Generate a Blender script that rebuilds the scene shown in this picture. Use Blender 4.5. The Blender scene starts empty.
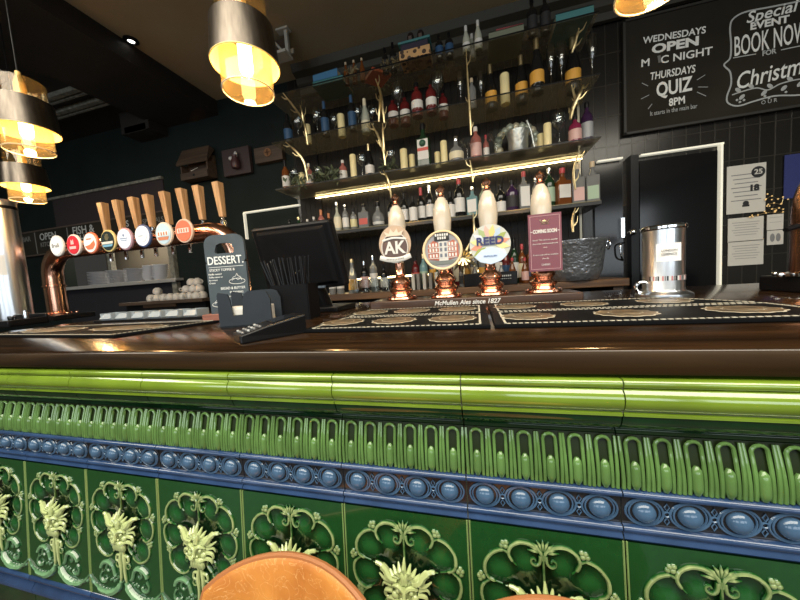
import bpy, math, random
from mathutils import Vector, Matrix, Euler
random.seed(7)
S = bpy.context.scene
COL = S.collection
PI = math.pi

# ------------------------------------------------------------------ camera
CZ = 1.2157
FPX = 300.0
cam_d = bpy.data.cameras.new('camera')
cam_d.sensor_width = 36.0
cam_d.lens = 36.0 * FPX / 800.0
cam_d.clip_start = 0.02
cam = bpy.data.objects.new('camera', cam_d)
COL.objects.link(cam)
RM = Matrix.Rotation(math.radians(14.58), 3, 'Z') @ Matrix.Rotation(PI / 2 + math.radians(-4.39), 3, 'X') @ Matrix.Rotation(math.radians(-3.98), 3, 'Z')
cam.matrix_world = Matrix.Translation((0, 0, CZ)) @ RM.to_4x4()
S.camera = cam

# ------------------------------------------------------------------ world, daylight, exposure
S.view_settings.view_transform = 'Standard'
S.view_settings.look = 'None'
S.view_settings.gamma = 1.0
S.view_settings.use_curve_mapping = False
S.view_settings.exposure = 0.0
w = bpy.data.worlds.new('world'); S.world = w; w.use_nodes = True
w.node_tree.nodes['Background'].inputs[0].default_value = (0.75, 0.72, 0.66, 1)
w.node_tree.nodes['Background'].inputs[1].default_value = 0.05


def area(name, loc, rot, sx, sy, power, col):
    d = bpy.data.lights.new(name, 'AREA'); d.shape = 'RECTANGLE'; d.size = sx; d.size_y = sy
    d.energy = power; d.color = col
    o = bpy.data.objects.new(name, d); COL.objects.link(o); o.location = loc; o.rotation_euler = rot
    return o


# daylight through the windows of the wall behind the customer
for i, x in enumerate((-4.2, -1.4, 1.4, 3.8)):
    area('window_daylight', (x, -3.93, 1.75), (PI / 2, 0, 0), 2.1, 1.5, 36, (0.88, 0.95, 1.0))
# unseen overhead light, added for the streaks on the glazed rail
area('added_overhead_wash', (-0.8, -0.75, 2.9), (0, 0, 0), 6.5, 1.5, 270, (1.0, 0.93, 0.78))


# ------------------------------------------------------------------ view helpers: a pixel and a real depth give a point
def ray(px, py): return RM @ Vector(((px - 400) / FPX, (300 - py) / FPX, -1.0))
def P(px, py, Y): d = ray(px, py); return Vector((0, 0, CZ)) + d * (Y / d.y)
def PZ(px, py, z): d = ray(px, py); return Vector((0, 0, CZ)) + d * ((z - CZ) / d.z)
def XA(px, Y, z):
    k = (px - 400) / FPX
    RT = RM.transposed()
    # (RT.row0 + k*RT.row2) . (X,Y,z-CZ) = 0
    a = RT[0] + k * RT[2]
    return -(a[1] * Y + a[2] * (z - CZ)) / a[0]


# ------------------------------------------------------------------ materials
def newmat(name):
    m = bpy.data.materials.new(name); m.use_nodes = True
    return m, m.node_tree, m.node_tree.nodes['Principled BSDF']


def mat(name, col, rough=0.5, metal=0.0, trans=0.0, emit=None, estr=0.0, var=0.0, vscale=8.0, bump=0.0, bscale=40.0, coat=0.0, stretch=(1, 1, 1), ior=1.45, spec=0.5):
    m, nt, b = newmat(name)
    b.inputs['Base Color'].default_value = (*col, 1)
    b.inputs['Roughness'].default_value = rough
    b.inputs['Metallic'].default_value = metal
    b.inputs['Transmission Weight'].default_value = trans
    b.inputs['IOR'].default_value = ior
    b.inputs['Specular IOR Level'].default_value = spec
    b.inputs['Coat Weight'].default_value = coat
    b.inputs['Coat Roughness'].default_value = 0.05
    if emit:
        b.inputs['Emission Color'].default_value = (*emit, 1); b.inputs['Emission Strength'].default_value = estr
    if var or bump:
        tc = nt.nodes.new('ShaderNodeTexCoord'); mp = nt.nodes.new('ShaderNodeMapping')
        mp.inputs['Scale'].default_value = stretch
        nt.links.new(tc.outputs['Object'], mp.inputs[0])
    if var:
        n = nt.nodes.new('ShaderNodeTexNoise'); n.inputs['Scale'].default_value = vscale; n.inputs['Detail'].default_value = 5
        nt.links.new(mp.outputs[0], n.inputs[0])
        r = nt.nodes.new('ShaderNodeValToRGB')
        r.color_ramp.elements[0].position = 0.3; r.color_ramp.elements[1].position = 0.7
        r.color_ramp.elements[0].color = (*[max(0, c * (1 - var)) for c in col], 1)
        r.color_ramp.elements[1].color = (*[min(1, c * (1 + var)) for c in col], 1)
        nt.links.new(n.outputs[0], r.inputs[0]); nt.links.new(r.outputs[0], b.inputs['Base Color'])
    if bump:
        n = nt.nodes.new('ShaderNodeTexNoise'); n.inputs['Scale'].default_value = bscale; n.inputs['Detail'].default_value = 3
        nt.links.new(mp.outputs[0], n.inputs[0])
        bp = nt.nodes.new('ShaderNodeBump'); bp.inputs['Strength'].default_value = bump; bp.inputs['Distance'].default_value = 0.01
        nt.links.new(n.outputs[0], bp.inputs['Height']); nt.links.new(bp.outputs[0], b.inputs['Normal'])
    return m


def glassmat(name, col, clear=0.75, rough=0.03, haze=0.0, hcol=(0.50, 0.46, 0.36, 1), ior=1.5):
    """thin clear glass: mostly see-through, with gloss by angle"""
    m, nt, b = newmat(name)
    nt.nodes.remove(b)
    out = nt.nodes['Material Output']
    t = nt.nodes.new('ShaderNodeBsdfTransparent'); t.inputs[0].default_value = (*col, 1)
    g = nt.nodes.new('ShaderNodeBsdfGlossy'); g.inputs['Roughness'].default_value = rough
    # Schlick gloss by the facing angle, the same from both sides of the thin wall
    f0 = ((ior - 1) / (ior + 1)) ** 2
    lw = nt.nodes.new('ShaderNodeLayerWeight'); lw.inputs['Blend'].default_value = 0.5
    pw = nt.nodes.new('ShaderNodeMath'); pw.operation = 'POWER'; pw.inputs[1].default_value = 5.0
    nt.links.new(lw.outputs['Facing'], pw.inputs[0])
    ad = nt.nodes.new('ShaderNodeMath'); ad.operation = 'MULTIPLY_ADD'; ad.inputs[1].default_value = 1 - f0; ad.inputs[2].default_value = f0 + (1 - clear) * 0.25
    ad.use_clamp = True
    nt.links.new(pw.outputs[0], ad.inputs[0])
    mx = nt.nodes.new('ShaderNodeMixShader')
    nt.links.new(ad.outputs[0], mx.inputs[0]); nt.links.new(t.outputs[0], mx.inputs[1]); nt.links.new(g.outputs[0], mx.inputs[2])
    if haze:
        df = nt.nodes.new('ShaderNodeBsdfTranslucent'); df.inputs[0].default_value = hcol
        dd = nt.nodes.new('ShaderNodeBsdfDiffuse'); dd.inputs[0].default_value = hcol
        m1 = nt.nodes.new('ShaderNodeMixShader'); m1.inputs[0].default_value = 0.5
        nt.links.new(df.outputs[0], m1.inputs[1]); nt.links.new(dd.outputs[0], m1.inputs[2])
        m2 = nt.nodes.new('ShaderNodeMixShader'); m2.inputs[0].default_value = haze
        nt.links.new(mx.outputs[0], m2.inputs[1]); nt.links.new(m1.outputs[0], m2.inputs[2])
        mx = m2
    nt.links.new(mx.outputs[0], out.inputs[0])
    return m


def brickmat(name, c1, c2, mortar, bw, bh, msize, rough=0.25, axes='XZ'):
    m, nt, b = newmat(name)
    tc = nt.nodes.new('ShaderNodeTexCoord'); sp = nt.nodes.new('ShaderNodeSeparateXYZ'); cb = nt.nodes.new('ShaderNodeCombineXYZ')
    nt.links.new(tc.outputs['Object'], sp.inputs[0])
    nt.links.new(sp.outputs[axes[0]], cb.inputs[0]); nt.links.new(sp.outputs[axes[1]], cb.inputs[1])
    br = nt.nodes.new('ShaderNodeTexBrick')
    br.offset = 0.0
    br.inputs['Scale'].default_value = 1.0
    br.inputs['Brick Width'].default_value = bw; br.inputs['Row Height'].default_value = bh
    br.inputs['Mortar Size'].default_value = msize; br.inputs['Mortar Smooth'].default_value = 0.2
    br.inputs['Color1'].default_value = (*c1, 1); br.inputs['Color2'].default_value = (*c2, 1); br.inputs['Mortar'].default_value = (*mortar, 1)
    nt.links.new(cb.outputs[0], br.inputs['Vector'])
    nt.links.new(br.outputs['Color'], b.inputs['Base Color'])
    bp = nt.nodes.new('ShaderNodeBump'); bp.inputs['Strength'].default_value = 0.6; bp.inputs['Distance'].default_value = 0.004; bp.invert = True
    nt.links.new(br.outputs['Fac'], bp.inputs['Height']); nt.links.new(bp.outputs[0], b.inputs['Normal'])
    b.inputs['Roughness'].default_value = rough
    return m


def woodmat(name, dark, light, rough, scale=1.0, axis=0, coat=0.0, spec=0.5):
    m, nt, b = newmat(name)
    tc = nt.nodes.new('ShaderNodeTexCoord'); mp = nt.nodes.new('ShaderNodeMapping')
    s = [14 * scale] * 3; s[axis] = 0.9 * scale
    mp.inputs['Scale'].default_value = s
    nt.links.new(tc.outputs['Object'], mp.inputs[0])
    n = nt.nodes.new('ShaderNodeTexNoise'); n.inputs['Scale'].default_value = 2.2; n.inputs['Detail'].default_value = 7; n.inputs['Distortion'].default_value = 0.6
    nt.links.new(mp.outputs[0], n.inputs[0])
    r = nt.nodes.new('ShaderNodeValToRGB')
    r.color_ramp.elements[0].position = 0.35; r.color_ramp.elements[1].position = 0.68
    r.color_ramp.elements[0].color = (*dark, 1); r.color_ramp.elements[1].color = (*light, 1)
    nt.links.new(n.outputs[0], r.inputs[0]); nt.links.new(r.outputs[0], b.inputs['Base Color'])
    b.inputs['Roughness'].default_value = rough; b.inputs['Coat Weight'].default_value = coat; b.inputs['Coat Roughness'].default_value = 0.08
    b.inputs['Specular IOR Level'].default_value = spec
    return m


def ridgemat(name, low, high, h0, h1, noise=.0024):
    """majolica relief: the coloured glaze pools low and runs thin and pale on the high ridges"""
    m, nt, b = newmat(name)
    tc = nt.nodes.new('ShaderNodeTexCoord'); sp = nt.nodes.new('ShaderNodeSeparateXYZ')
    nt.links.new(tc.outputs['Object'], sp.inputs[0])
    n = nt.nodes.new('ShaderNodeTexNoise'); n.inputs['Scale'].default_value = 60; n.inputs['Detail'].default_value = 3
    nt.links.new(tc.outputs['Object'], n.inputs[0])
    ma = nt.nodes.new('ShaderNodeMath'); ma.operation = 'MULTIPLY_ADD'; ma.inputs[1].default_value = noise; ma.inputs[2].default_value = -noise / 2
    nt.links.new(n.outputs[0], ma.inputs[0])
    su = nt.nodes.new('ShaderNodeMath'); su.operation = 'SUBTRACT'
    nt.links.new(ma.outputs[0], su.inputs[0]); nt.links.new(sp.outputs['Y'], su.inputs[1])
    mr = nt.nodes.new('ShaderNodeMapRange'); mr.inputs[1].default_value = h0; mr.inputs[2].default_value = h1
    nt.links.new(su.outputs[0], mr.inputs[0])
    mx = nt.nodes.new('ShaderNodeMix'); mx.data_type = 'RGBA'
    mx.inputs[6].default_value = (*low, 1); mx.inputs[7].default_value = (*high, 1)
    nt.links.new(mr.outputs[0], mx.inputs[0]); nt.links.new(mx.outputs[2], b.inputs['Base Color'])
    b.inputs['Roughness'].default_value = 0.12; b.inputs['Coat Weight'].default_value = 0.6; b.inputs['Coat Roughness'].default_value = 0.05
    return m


def leathermat(name, dark, light, streak):
    m, nt, b = newmat(name)
    tc = nt.nodes.new('ShaderNodeTexCoord')
    n = nt.nodes.new('ShaderNodeTexNoise'); n.inputs['Scale'].default_value = 9; n.inputs['Detail'].default_value = 6
    nt.links.new(tc.outputs['Object'], n.inputs[0])
    r = nt.nodes.new('ShaderNodeValToRGB'); r.color_ramp.elements[0].position = 0.3; r.color_ramp.elements[1].position = 0.72
    r.color_ramp.elements[0].color = (*dark, 1); r.color_ramp.elements[1].color = (*light, 1)
    nt.links.new(n.outputs[0], r.inputs[0])
    n2 = nt.nodes.new('ShaderNodeTexNoise'); n2.inputs['Scale'].default_value = 30; n2.inputs['Detail'].default_value = 2; n2.inputs['Distortion'].default_value = 1.6
    nt.links.new(tc.outputs['Object'], n2.inputs[0])
    r2 = nt.nodes.new('ShaderNodeValToRGB')
    r2.color_ramp.elements[0].position = 0.486; r2.color_ramp.elements[0].color = (0, 0, 0, 1)
    r2.color_ramp.elements[1].position = 0.514; r2.color_ramp.elements[1].color = (0, 0, 0, 1)
    e_ = r2.color_ramp.elements.new(0.5); e_.color = (0.8, 0.8, 0.8, 1)
    nt.links.new(n2.outputs[0], r2.inputs[0])
    n3 = nt.nodes.new('ShaderNodeTexNoise'); n3.inputs['Scale'].default_value = 16
    nt.links.new(tc.outputs['Object'], n3.inputs[0])
    mu = nt.nodes.new('ShaderNodeMath'); mu.operation = 'MULTIPLY'
    nt.links.new(r2.outputs[0], mu.inputs[0]); nt.links.new(n3.outputs[0], mu.inputs[1])
    mx = nt.nodes.new('ShaderNodeMix'); mx.data_type = 'RGBA'
    mx.inputs[7].default_value = (*streak, 1)
    nt.links.new(mu.outputs[0], mx.inputs[0]); nt.links.new(r.outputs[0], mx.inputs[6])
    nt.links.new(mx.outputs[2], b.inputs['Base Color'])
    b.inputs['Roughness'].default_value = 0.42
    bp = nt.nodes.new('ShaderNodeBump'); bp.inputs['Strength'].default_value = 0.25; bp.inputs['Distance'].default_value = 0.003
    nt.links.new(n.outputs[0], bp.inputs['Height']); nt.links.new(bp.outputs[0], b.inputs['Normal'])
    return m


M = {}
M['glaze_dark'] = mat('bottle_green_glaze', (0.006, 0.045, 0.012), 0.07, var=0.55, vscale=9, bump=0.10, bscale=14, coat=0.6)
M['glaze_cove'] = mat('deep_green_glaze', (0.006, 0.035, 0.010), 0.06, var=0.4, vscale=10, coat=0.6)
M['glaze_rail'] = mat('lime_green_glaze', (0.16, 0.25, 0.020), 0.16, var=0.25, vscale=6, coat=1.0, spec=0.9)
M['glaze_rib'] = mat('leaf_green_glaze', (0.088, 0.175, 0.050), 0.11, var=0.35, vscale=12, coat=0.5)
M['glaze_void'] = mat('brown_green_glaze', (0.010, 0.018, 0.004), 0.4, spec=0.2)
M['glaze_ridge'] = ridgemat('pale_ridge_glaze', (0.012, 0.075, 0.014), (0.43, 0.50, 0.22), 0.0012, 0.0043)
M['glaze_blue'] = mat('blue_glaze', (0.022, 0.048, 0.115), 0.09, var=0.3, vscale=12, coat=0.5)
M['glaze_blue_bead'] = mat('slate_blue_glaze', (0.048, 0.098, 0.175), 0.08, var=0.25, vscale=30, coat=0.5)
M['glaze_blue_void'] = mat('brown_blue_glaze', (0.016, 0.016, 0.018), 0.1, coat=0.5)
M['grout'] = mat('grout', (0.16, 0.17, 0.12), 0.8, var=0.3, vscale=60)
M['bar_wood'] = woodmat('dark_varnished_wood', (0.007, 0.0035, 0.0016), (0.032, 0.015, 0.006), 0.17, 1.0, 0, 0.25)
M['back_wood'] = woodmat('brown_counter_wood', (0.06, 0.030, 0.013), (0.16, 0.085, 0.04), 0.4, 1.0, 0)
M['plinth_wood'] = woodmat('dark_plinth_wood', (0.035, 0.017, 0.009), (0.085, 0.042, 0.022), 0.28, 1.0, 0, 0.3)
M['tap_wood'] = woodmat('pale_ash_wood', (0.34, 0.19, 0.085), (0.58, 0.36, 0.18), 0.5, 2.5, 2)
M['box_wood'] = woodmat('old_brown_wood', (0.035, 0.022, 0.014), (0.075, 0.047, 0.03), 0.6, 1.5, 0)
M['block_wood'] = woodmat('reddish_wood', (0.20, 0.075, 0.05), (0.33, 0.13, 0.085), 0.5, 1.5, 0)
M['copper'] = mat('polished_copper', (0.86, 0.47, 0.33), 0.2, 1.0, var=0.15, vscale=20)
M['copper_dark'] = mat('brown_copper', (0.45, 0.22, 0.13), 0.2, 1.0)
M['chrome'] = mat('chrome', (0.82, 0.84, 0.87), 0.10, 1.0)
M['steel'] = mat('brushed_steel', (0.62, 0.65, 0.69), 0.28, 1.0, bump=0.15, bscale=60, stretch=(1, 1, 0.05))
M['hammered'] = mat('hammered_steel', (0.46, 0.49, 0.54), 0.28, 0.8, bump=0.9, bscale=45)
M['pewter'] = mat('pewter', (0.40, 0.43, 0.42), 0.35, 0.8, bump=0.5, bscale=40)
M['ivory'] = mat('ivory_ceramic', (0.56, 0.51, 0.42), 0.16, var=0.06, vscale=10, coat=0.4)
M['gold'] = mat('gold_leaf', (0.86, 0.70, 0.40), 0.32, 1.0, var=0.2, vscale=30)
M['brass_in'] = mat('brass_lining', (0.90, 0.66, 0.25), 0.6, 0.35)
M['sleeve'] = mat('bronze_sleeve', (0.14, 0.12, 0.10), 0.33, 1.0, var=0.3, vscale=10, stretch=(6, 6, 1))
M['black'] = mat('black_plastic', (0.006, 0.006, 0.007), 0.3, spec=0.25)
M['black_matt'] = mat('matt_black', (0.005, 0.005, 0.006), 0.6, spec=0.12)
M['rubber'] = mat('black_rubber', (0.010, 0.011, 0.013), 0.55, bump=0.0)
M['slate'] = mat('slate_board', (0.066, 0.084, 0.098), 0.65, spec=0.25, var=0.2, vscale=10)
M['slate_dark'] = mat('dark_slate_plastic', (0.026, 0.032, 0.040), 0.6, spec=0.2, var=0.15, vscale=12)
M['chalk'] = mat('chalk_white', (0.78, 0.80, 0.78), 0.9)
M['chalk_dim'] = mat('rubbed_chalk', (0.16, 0.16, 0.15), 0.9)
M['chalk_mid'] = mat('soft_chalk', (0.42, 0.44, 0.44), 0.9)
M['paper'] = mat('paper', (0.62, 0.60, 0.55), 0.8)
M['white'] = mat('white_label', (0.66, 0.65, 0.62), 0.5)
M['label_white'] = mat('bright_white_label', (0.90, 0.90, 0.88), 0.5)
M['cream'] = mat('cream_label', (0.70, 0.64, 0.46), 0.5)
M['ink'] = mat('black_ink', (0.02, 0.02, 0.022), 0.6)
M['grey_ink'] = mat('grey_ink', (0.22, 0.22, 0.22), 0.7)
M['blackboard'] = mat('blackboard', (0.022, 0.019, 0.014), 0.75, spec=.2, var=0.25, vscale=3)
M['board_frame'] = mat('board_frame', (0.03, 0.028, 0.024), 0.5)
M['wall_dark'] = mat('dark_green_paint', (0.008, 0.013, 0.012), 0.6, var=0.15, vscale=4, spec=0.15)
M['wall_plum'] = mat('dark_plum_paint', (0.034, 0.027, 0.030), 0.6, spec=0.2)
M['wall_tile'] = brickmat('black_glazed_tile', (0.012, 0.011, 0.010), (0.018, 0.016, 0.014), (0.032, 0.029, 0.024), 0.075, 0.20, 0.004, 0.22)
M['kitchen_tile'] = mat('grey_panelling', (0.020, 0.020, 0.025), 0.6, spec=0.2)
M['ceiling'] = mat('beige_ceiling', (0.29, 0.24, 0.15), 0.85, var=0.12, vscale=2)
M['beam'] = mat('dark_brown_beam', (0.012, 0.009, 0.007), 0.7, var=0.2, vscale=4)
M['cornice'] = mat('cornice_paint', (0.034, 0.030, 0.020), 0.6)
M['trim_pale'] = mat('pale_worn_trim', (0.16, 0.16, 0.135), 0.6, var=0.5, vscale=30)
M['floor'] = woodmat('dark_floor_boards', (0.02, 0.012, 0.008), (0.05, 0.03, 0.02), 0.45, 0.7, 1)
M['room_wall'] = mat('sage_wall', (0.10, 0.11, 0.09), 0.8)
M['door'] = mat('black_door_gloss', (0.006, 0.006, 0.007), 0.12)
M['door_trim'] = mat('glowing_door_trim', (0.80, 0.78, 0.66), 0.4, emit=(1.0, .96, .78), estr=.42)  # weak glow put into the trim for the bright line along it
M['glass'] = glassmat('clear_glass', (0.93, 0.95, 0.95), 0.75)
M['smoke_glass'] = glassmat('smoked_shelf_glass', (0.95, 0.94, 0.88), 1.0, 0.06, haze=0.22, ior=1.3)  # haze stands in for light bounced onto the shelf undersides
M['lit_glass'] = glassmat('lit_haze_shelf_glass', (0.95, 0.94, 0.88), 1.0, 0.06, haze=0.42, ior=1.3)  # same glass with more haze, so the third shelf looks lit
M['lamp_glass'] = glassmat('glow_haze_lamp_glass', (0.96, 0.93, 0.86), 1.0, 0.03, haze=0.018, hcol=(0.9, 0.72, 0.38, 1))  # bulb glow put into the clear glass as amber haze
M['bulb'] = mat('filament_bulb', (1, 0.8, 0.4), 0.3, emit=(1.0, 0.66, 0.26), estr=22)
M['filament'] = mat('filament_core', (1, 0.9, 0.6), 0.3, emit=(1.0, 0.80, 0.45), estr=260)
M['led'] = mat('warm_light_strip', (1, 0.8, 0.4), 0.5, emit=(1.0, 0.78, 0.38), estr=14.0)
M['spot'] = mat('spot_lens', (1, 1, 1), 0.3, emit=(1, 0.95, 0.85), estr=4)
M['candle'] = mat('ivory_candle_wax', (0.80, 0.70, 0.38), 0.45, var=0.08, vscale=10)
M['leaf'] = mat('grey_green_leaf', (0.10, 0.125, 0.07), 0.6, var=0.5, vscale=30)
M['leaf_dry'] = mat('dry_leaf', (0.15, 0.12, 0.06), 0.7, var=0.5, vscale=30)
M['book_blue'] = mat('blue_cloth', (0.05, 0.17, 0.33), 0.5)
M['book_teal'] = mat('teal_cloth', (0.055, 0.19, 0.20), 0.45)
M['book_sage'] = mat('sage_cloth', (0.15, 0.17, 0.12), 0.6)
M['book_red'] = mat('red_cloth', (0.52, 0.09, 0.035), 0.55)
M['pages'] = mat('page_edges', (0.45, 0.40, 0.28), 0.8, bump=0.3, bscale=120, stretch=(0.1, 0.1, 6))
M['spotted'] = None
M['leather'] = leathermat('tan_leather', (0.36, 0.115, 0.020), (0.62, 0.265, 0.055), (0.85, 0.55, 0.24))
M['piping'] = mat('leather_piping', (0.36, 0.14, 0.05), 0.4)
M['leg_metal'] = mat('dark_steel_leg', (0.03, 0.03, 0.03), 0.4, 0.8)
M['plate'] = mat('grey_stoneware', (0.46, 0.48, 0.53), 0.4, var=0.15, vscale=8)
M['cup'] = mat('white_china', (0.55, 0.53, 0.49), 0.3)
M['pass_lit'] = mat('pass_wall', (0.10, 0.09, 0.07), 0.6)
M['pass_steel'] = mat('pass_steel', (0.42, 0.42, 0.41), 0.4, 0.4)
M['holder'] = mat('window_sheen_steel', (0.40, 0.46, 0.51), 0.3, 0.3)  # window reflection on the steel put into its pale blue colour
M['blue_card'] = mat('blue_card', (0.12, 0.22, 0.48), 0.5)


def spotted():
    m, nt, b = newmat('spotted_card')
    tc = nt.nodes.new('ShaderNodeTexCoord'); v = nt.nodes.new('ShaderNodeTexVoronoi'); v.inputs['Scale'].default_value = 26
    nt.links.new(tc.outputs['Object'], v.inputs['Vector'])
    r = nt.nodes.new('ShaderNodeValToRGB'); r.color_ramp.interpolation = 'CONSTANT'
    r.color_ramp.elements[0].color = (0.05, 0.03, 0.02, 1); r.color_ramp.elements[1].position = 0.36; r.color_ramp.elements[1].color = (0.50, 0.30, 0.13, 1)
    nt.links.new(v.outputs['Distance'], r.inputs[0]); nt.links.new(r.outputs[0], b.inputs['Base Color'])
    return m


M['spotted'] = spotted()


def ribmat():
    """ribbed rubber of a bar runner"""
    m, nt, b = newmat('ribbed_rubber')
    b.inputs['Base Color'].default_value = (0.004, 0.0042, 0.005, 1); b.inputs['Roughness'].default_value = 0.55; b.inputs['Specular IOR Level'].default_value = 0.06
    tc = nt.nodes.new('ShaderNodeTexCoord'); wv = nt.nodes.new('ShaderNodeTexChecker'); wv.inputs['Scale'].default_value = 120
    nt.links.new(tc.outputs['Object'], wv.inputs['Vector'])
    bp = nt.nodes.new('ShaderNodeBump'); bp.inputs['Strength'].default_value = 0.5; bp.inputs['Distance'].default_value = 0.002
    nt.links.new(wv.outputs['Fac'], bp.inputs['Height']); nt.links.new(bp.outputs[0], b.inputs['Normal'])
    return m


M['runner'] = ribmat()
M['emblem'] = mat('printed_emblem', (0.105, 0.075, 0.042), 0.5, var=0.85, vscale=24)
M['emblem_edge'] = mat('emblem_edge', (0.50, 0.47, 0.38), 0.5)
_cc = {}


def cmat(col, rough=0.12, metal=0.0):
    k = (col, rough, metal)
    if k not in _cc:
        _cc[k] = mat('tint_%d' % len(_cc), col, rough, metal)
    return _cc[k]


# ------------------------------------------------------------------ mesh builder
class MB:
    def __init__(self):
        self.v = []; self.f = []; self.mi = []

    def _add(self, vs, fs, mi=0, T=None):
        o = len(self.v)
        if T is not None:
            vs = [T @ Vector(p) for p in vs]
        self.v += [tuple(p) for p in vs]
        for f in fs:
            self.f.append([i + o for i in f]); self.mi.append(mi)
        return self

    def box(self, c, s, mi=0, rot=None, T=None):
        hx, hy, hz = s[0] / 2, s[1] / 2, s[2] / 2
        vs = [Vector((x * hx, y * hy, z * hz)) for x in (-1, 1) for y in (-1, 1) for z in (-1, 1)]
        if rot:
            R = Euler(rot).to_matrix(); vs = [R @ p for p in vs]
        vs = [p + Vector(c) for p in vs]
        return self._add(vs, [(0, 1, 3, 2), (4, 6, 7, 5), (0, 4, 5, 1), (2, 3, 7, 6), (0, 2, 6, 4), (1, 5, 7, 3)], mi, T)

    def lathe(self, prof, c=(0, 0, 0), seg=16, mi=0, T=None, sx=1.0, sy=1.0):
        vs = []; fs = []; n = len(prof)
        for (r, z) in prof:
            for k in range(seg):
                a = 2 * PI * k / seg
                vs.append((c[0] + sx * r * math.cos(a), c[1] + sy * r * math.sin(a), c[2] + z))
        for i in range(n - 1):
            for k in range(seg):
                k2 = (k + 1) % seg
                fs.append((i * seg + k, i * seg + k2, (i + 1) * seg + k2, (i + 1) * seg + k))
        if prof[0][0] > 1e-5: fs.append(tuple(range(seg))[::-1])
        if prof[-1][0] > 1e-5: fs.append(tuple((n - 1) * seg + k for k in range(seg)))
        return self._add(vs, fs, mi, T)

    def tube(self, path, r, seg=8, mi=0, closed=False, flat=1.0, T=None):
        p = [Vector(q) for q in path]; n = len(p)
        rs = [r] * n if not isinstance(r, (list, tuple)) else [r[0] + (r[-1] - r[0]) * i / (n - 1) if len(r) == 2 else r[min(len(r) - 1, int(round(i * (len(r) - 1) / (n - 1))))] for i in range(n)]
        vs = []; fs = []; up = None
        for i in range(n):
            if closed: t = p[(i + 1) % n] - p[i - 1]
            else: t = p[min(i + 1, n - 1)] - p[max(i - 1, 0)]
            if t.length < 1e-9: t = Vector((0, 0, 1))
            t.normalize()
            if up is None:
                up = Vector((0, 1, 0)) if abs(t.y) < 0.9 else Vector((1, 0, 0))
            up = up - t * up.dot(t)
            if up.length < 1e-6: up = t.orthogonal()
            up.normalize(); sd = t.cross(up)
            for k in range(seg):
                a = 2 * PI * k / seg
                vs.append(p[i] + (up * math.sin(a) * flat + sd * math.cos(a)) * rs[i])
        m = n if closed else n - 1
        for i in range(m):
            j = (i + 1) % n
            for k in range(seg):
                k2 = (k + 1) % seg
                fs.append((i * seg + k, i * seg + k2, j * seg + k2, j * seg + k))
        if not closed:
            fs.append(tuple(range(seg))[::-1]); fs.append(tuple((n - 1) * seg + k for k in range(seg)))
        return self._add(vs, fs, mi, T)

    def ell(self, c, r, seg=12, rings=8, mi=0, T=None, rot=None):
        vs = []; fs = []
        R = Euler(rot).to_matrix() if rot else None
        for i in range(rings + 1):
            th = PI * i / rings
            for k in range(seg):
                a = 2 * PI * k / seg
                q = Vector((r[0] * math.sin(th) * math.cos(a), r[1] * math.sin(th) * math.sin(a), r[2] * math.cos(th)))
                if R: q = R @ q
                vs.append(q + Vector(c))
        for i in range(rings):
            for k in range(seg):
                k2 = (k + 1) % seg
                fs.append((i * seg + k, (i + 1) * seg + k, (i + 1) * seg + k2, i * seg + k2))
        return self._add(vs, fs, mi, T)

    def sweep(self, prof, x0, x1, mi=0, T=None):
        """closed profile of (y, z) pushed along x"""
        n = len(prof)
        vs = [(x0, y, z) for y, z in prof] + [(x1, y, z) for y, z in prof]
        fs = [(i, (i + 1) % n, n + (i + 1) % n, n + i) for i in range(n)]
        fs += [tuple(range(n))[::-1], tuple(range(n, 2 * n))]
        return self._add(vs, fs, mi, T)

    def prism(self, poly, y0, y1, mi=0, T=None):
        """polygon of (x, z) pushed along y"""
        n = len(poly)
        vs = [(x, y0, z) for x, z in poly] + [(x, y1, z) for x, z in poly]
        fs = [(i, (i + 1) % n, n + (i + 1) % n, n + i) for i in range(n)]
        fs += [tuple(range(n))[::-1], tuple(range(n, 2 * n))]
        return self._add(vs, fs, mi, T)

    def mesh(self, name, mats, smooth=True, ang=38):
        me = bpy.data.meshes.new(name); me.from_pydata(self.v, [], self.f)
        for m in (mats if isinstance(mats, (list, tuple)) else [mats]): me.materials.append(m)
        me.polygons.foreach_set('material_index', self.mi)
        import bmesh
        bm = bmesh.new(); bm.from_mesh(me); bmesh.ops.recalc_face_normals(bm, faces=bm.faces); bm.to_mesh(me); bm.free()
        if smooth:
            me.polygons.foreach_set('use_smooth', [True] * len(me.polygons))
            me.set_sharp_from_angle(angle=math.radians(ang))
        me.update()
        return me

    def build(self, name, mats, parent=None, loc=(0, 0, 0), rot=(0, 0, 0), smooth=True, bevel=0.0, ang=38):
        o = bpy.data.objects.new(name, self.mesh(name, mats, smooth, ang)); COL.objects.link(o)
        o.location = loc; o.rotation_euler = rot
        if parent: o.parent = parent
        if bevel:
            b = o.modifiers.new('bevel', 'BEVEL'); b.width = bevel; b.segments = 2; b.limit_method = 'ANGLE'
        return o


def thing(name, label, cat, loc=(0, 0, 0), rot=(0, 0, 0), group=None):
    o = bpy.data.objects.new(name, None); COL.objects.link(o); o.location = loc; o.rotation_euler = rot
    o.empty_display_size = 0.05
    return tag(o, label, cat, group)


def tag(o, label, cat, group=None, kind=None):
    o['label'] = label; o['category'] = cat
    if group: o['group'] = group
    if kind: o['kind'] = kind
    return o


def struct(o):
    o['kind'] = 'structure'
    return o


def copy_tree(o, parent=None):
    c = o.copy(); COL.objects.link(c)
    if parent: c.parent = parent
    for ch in list(o.children): copy_tree(ch, c)
    return c


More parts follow.
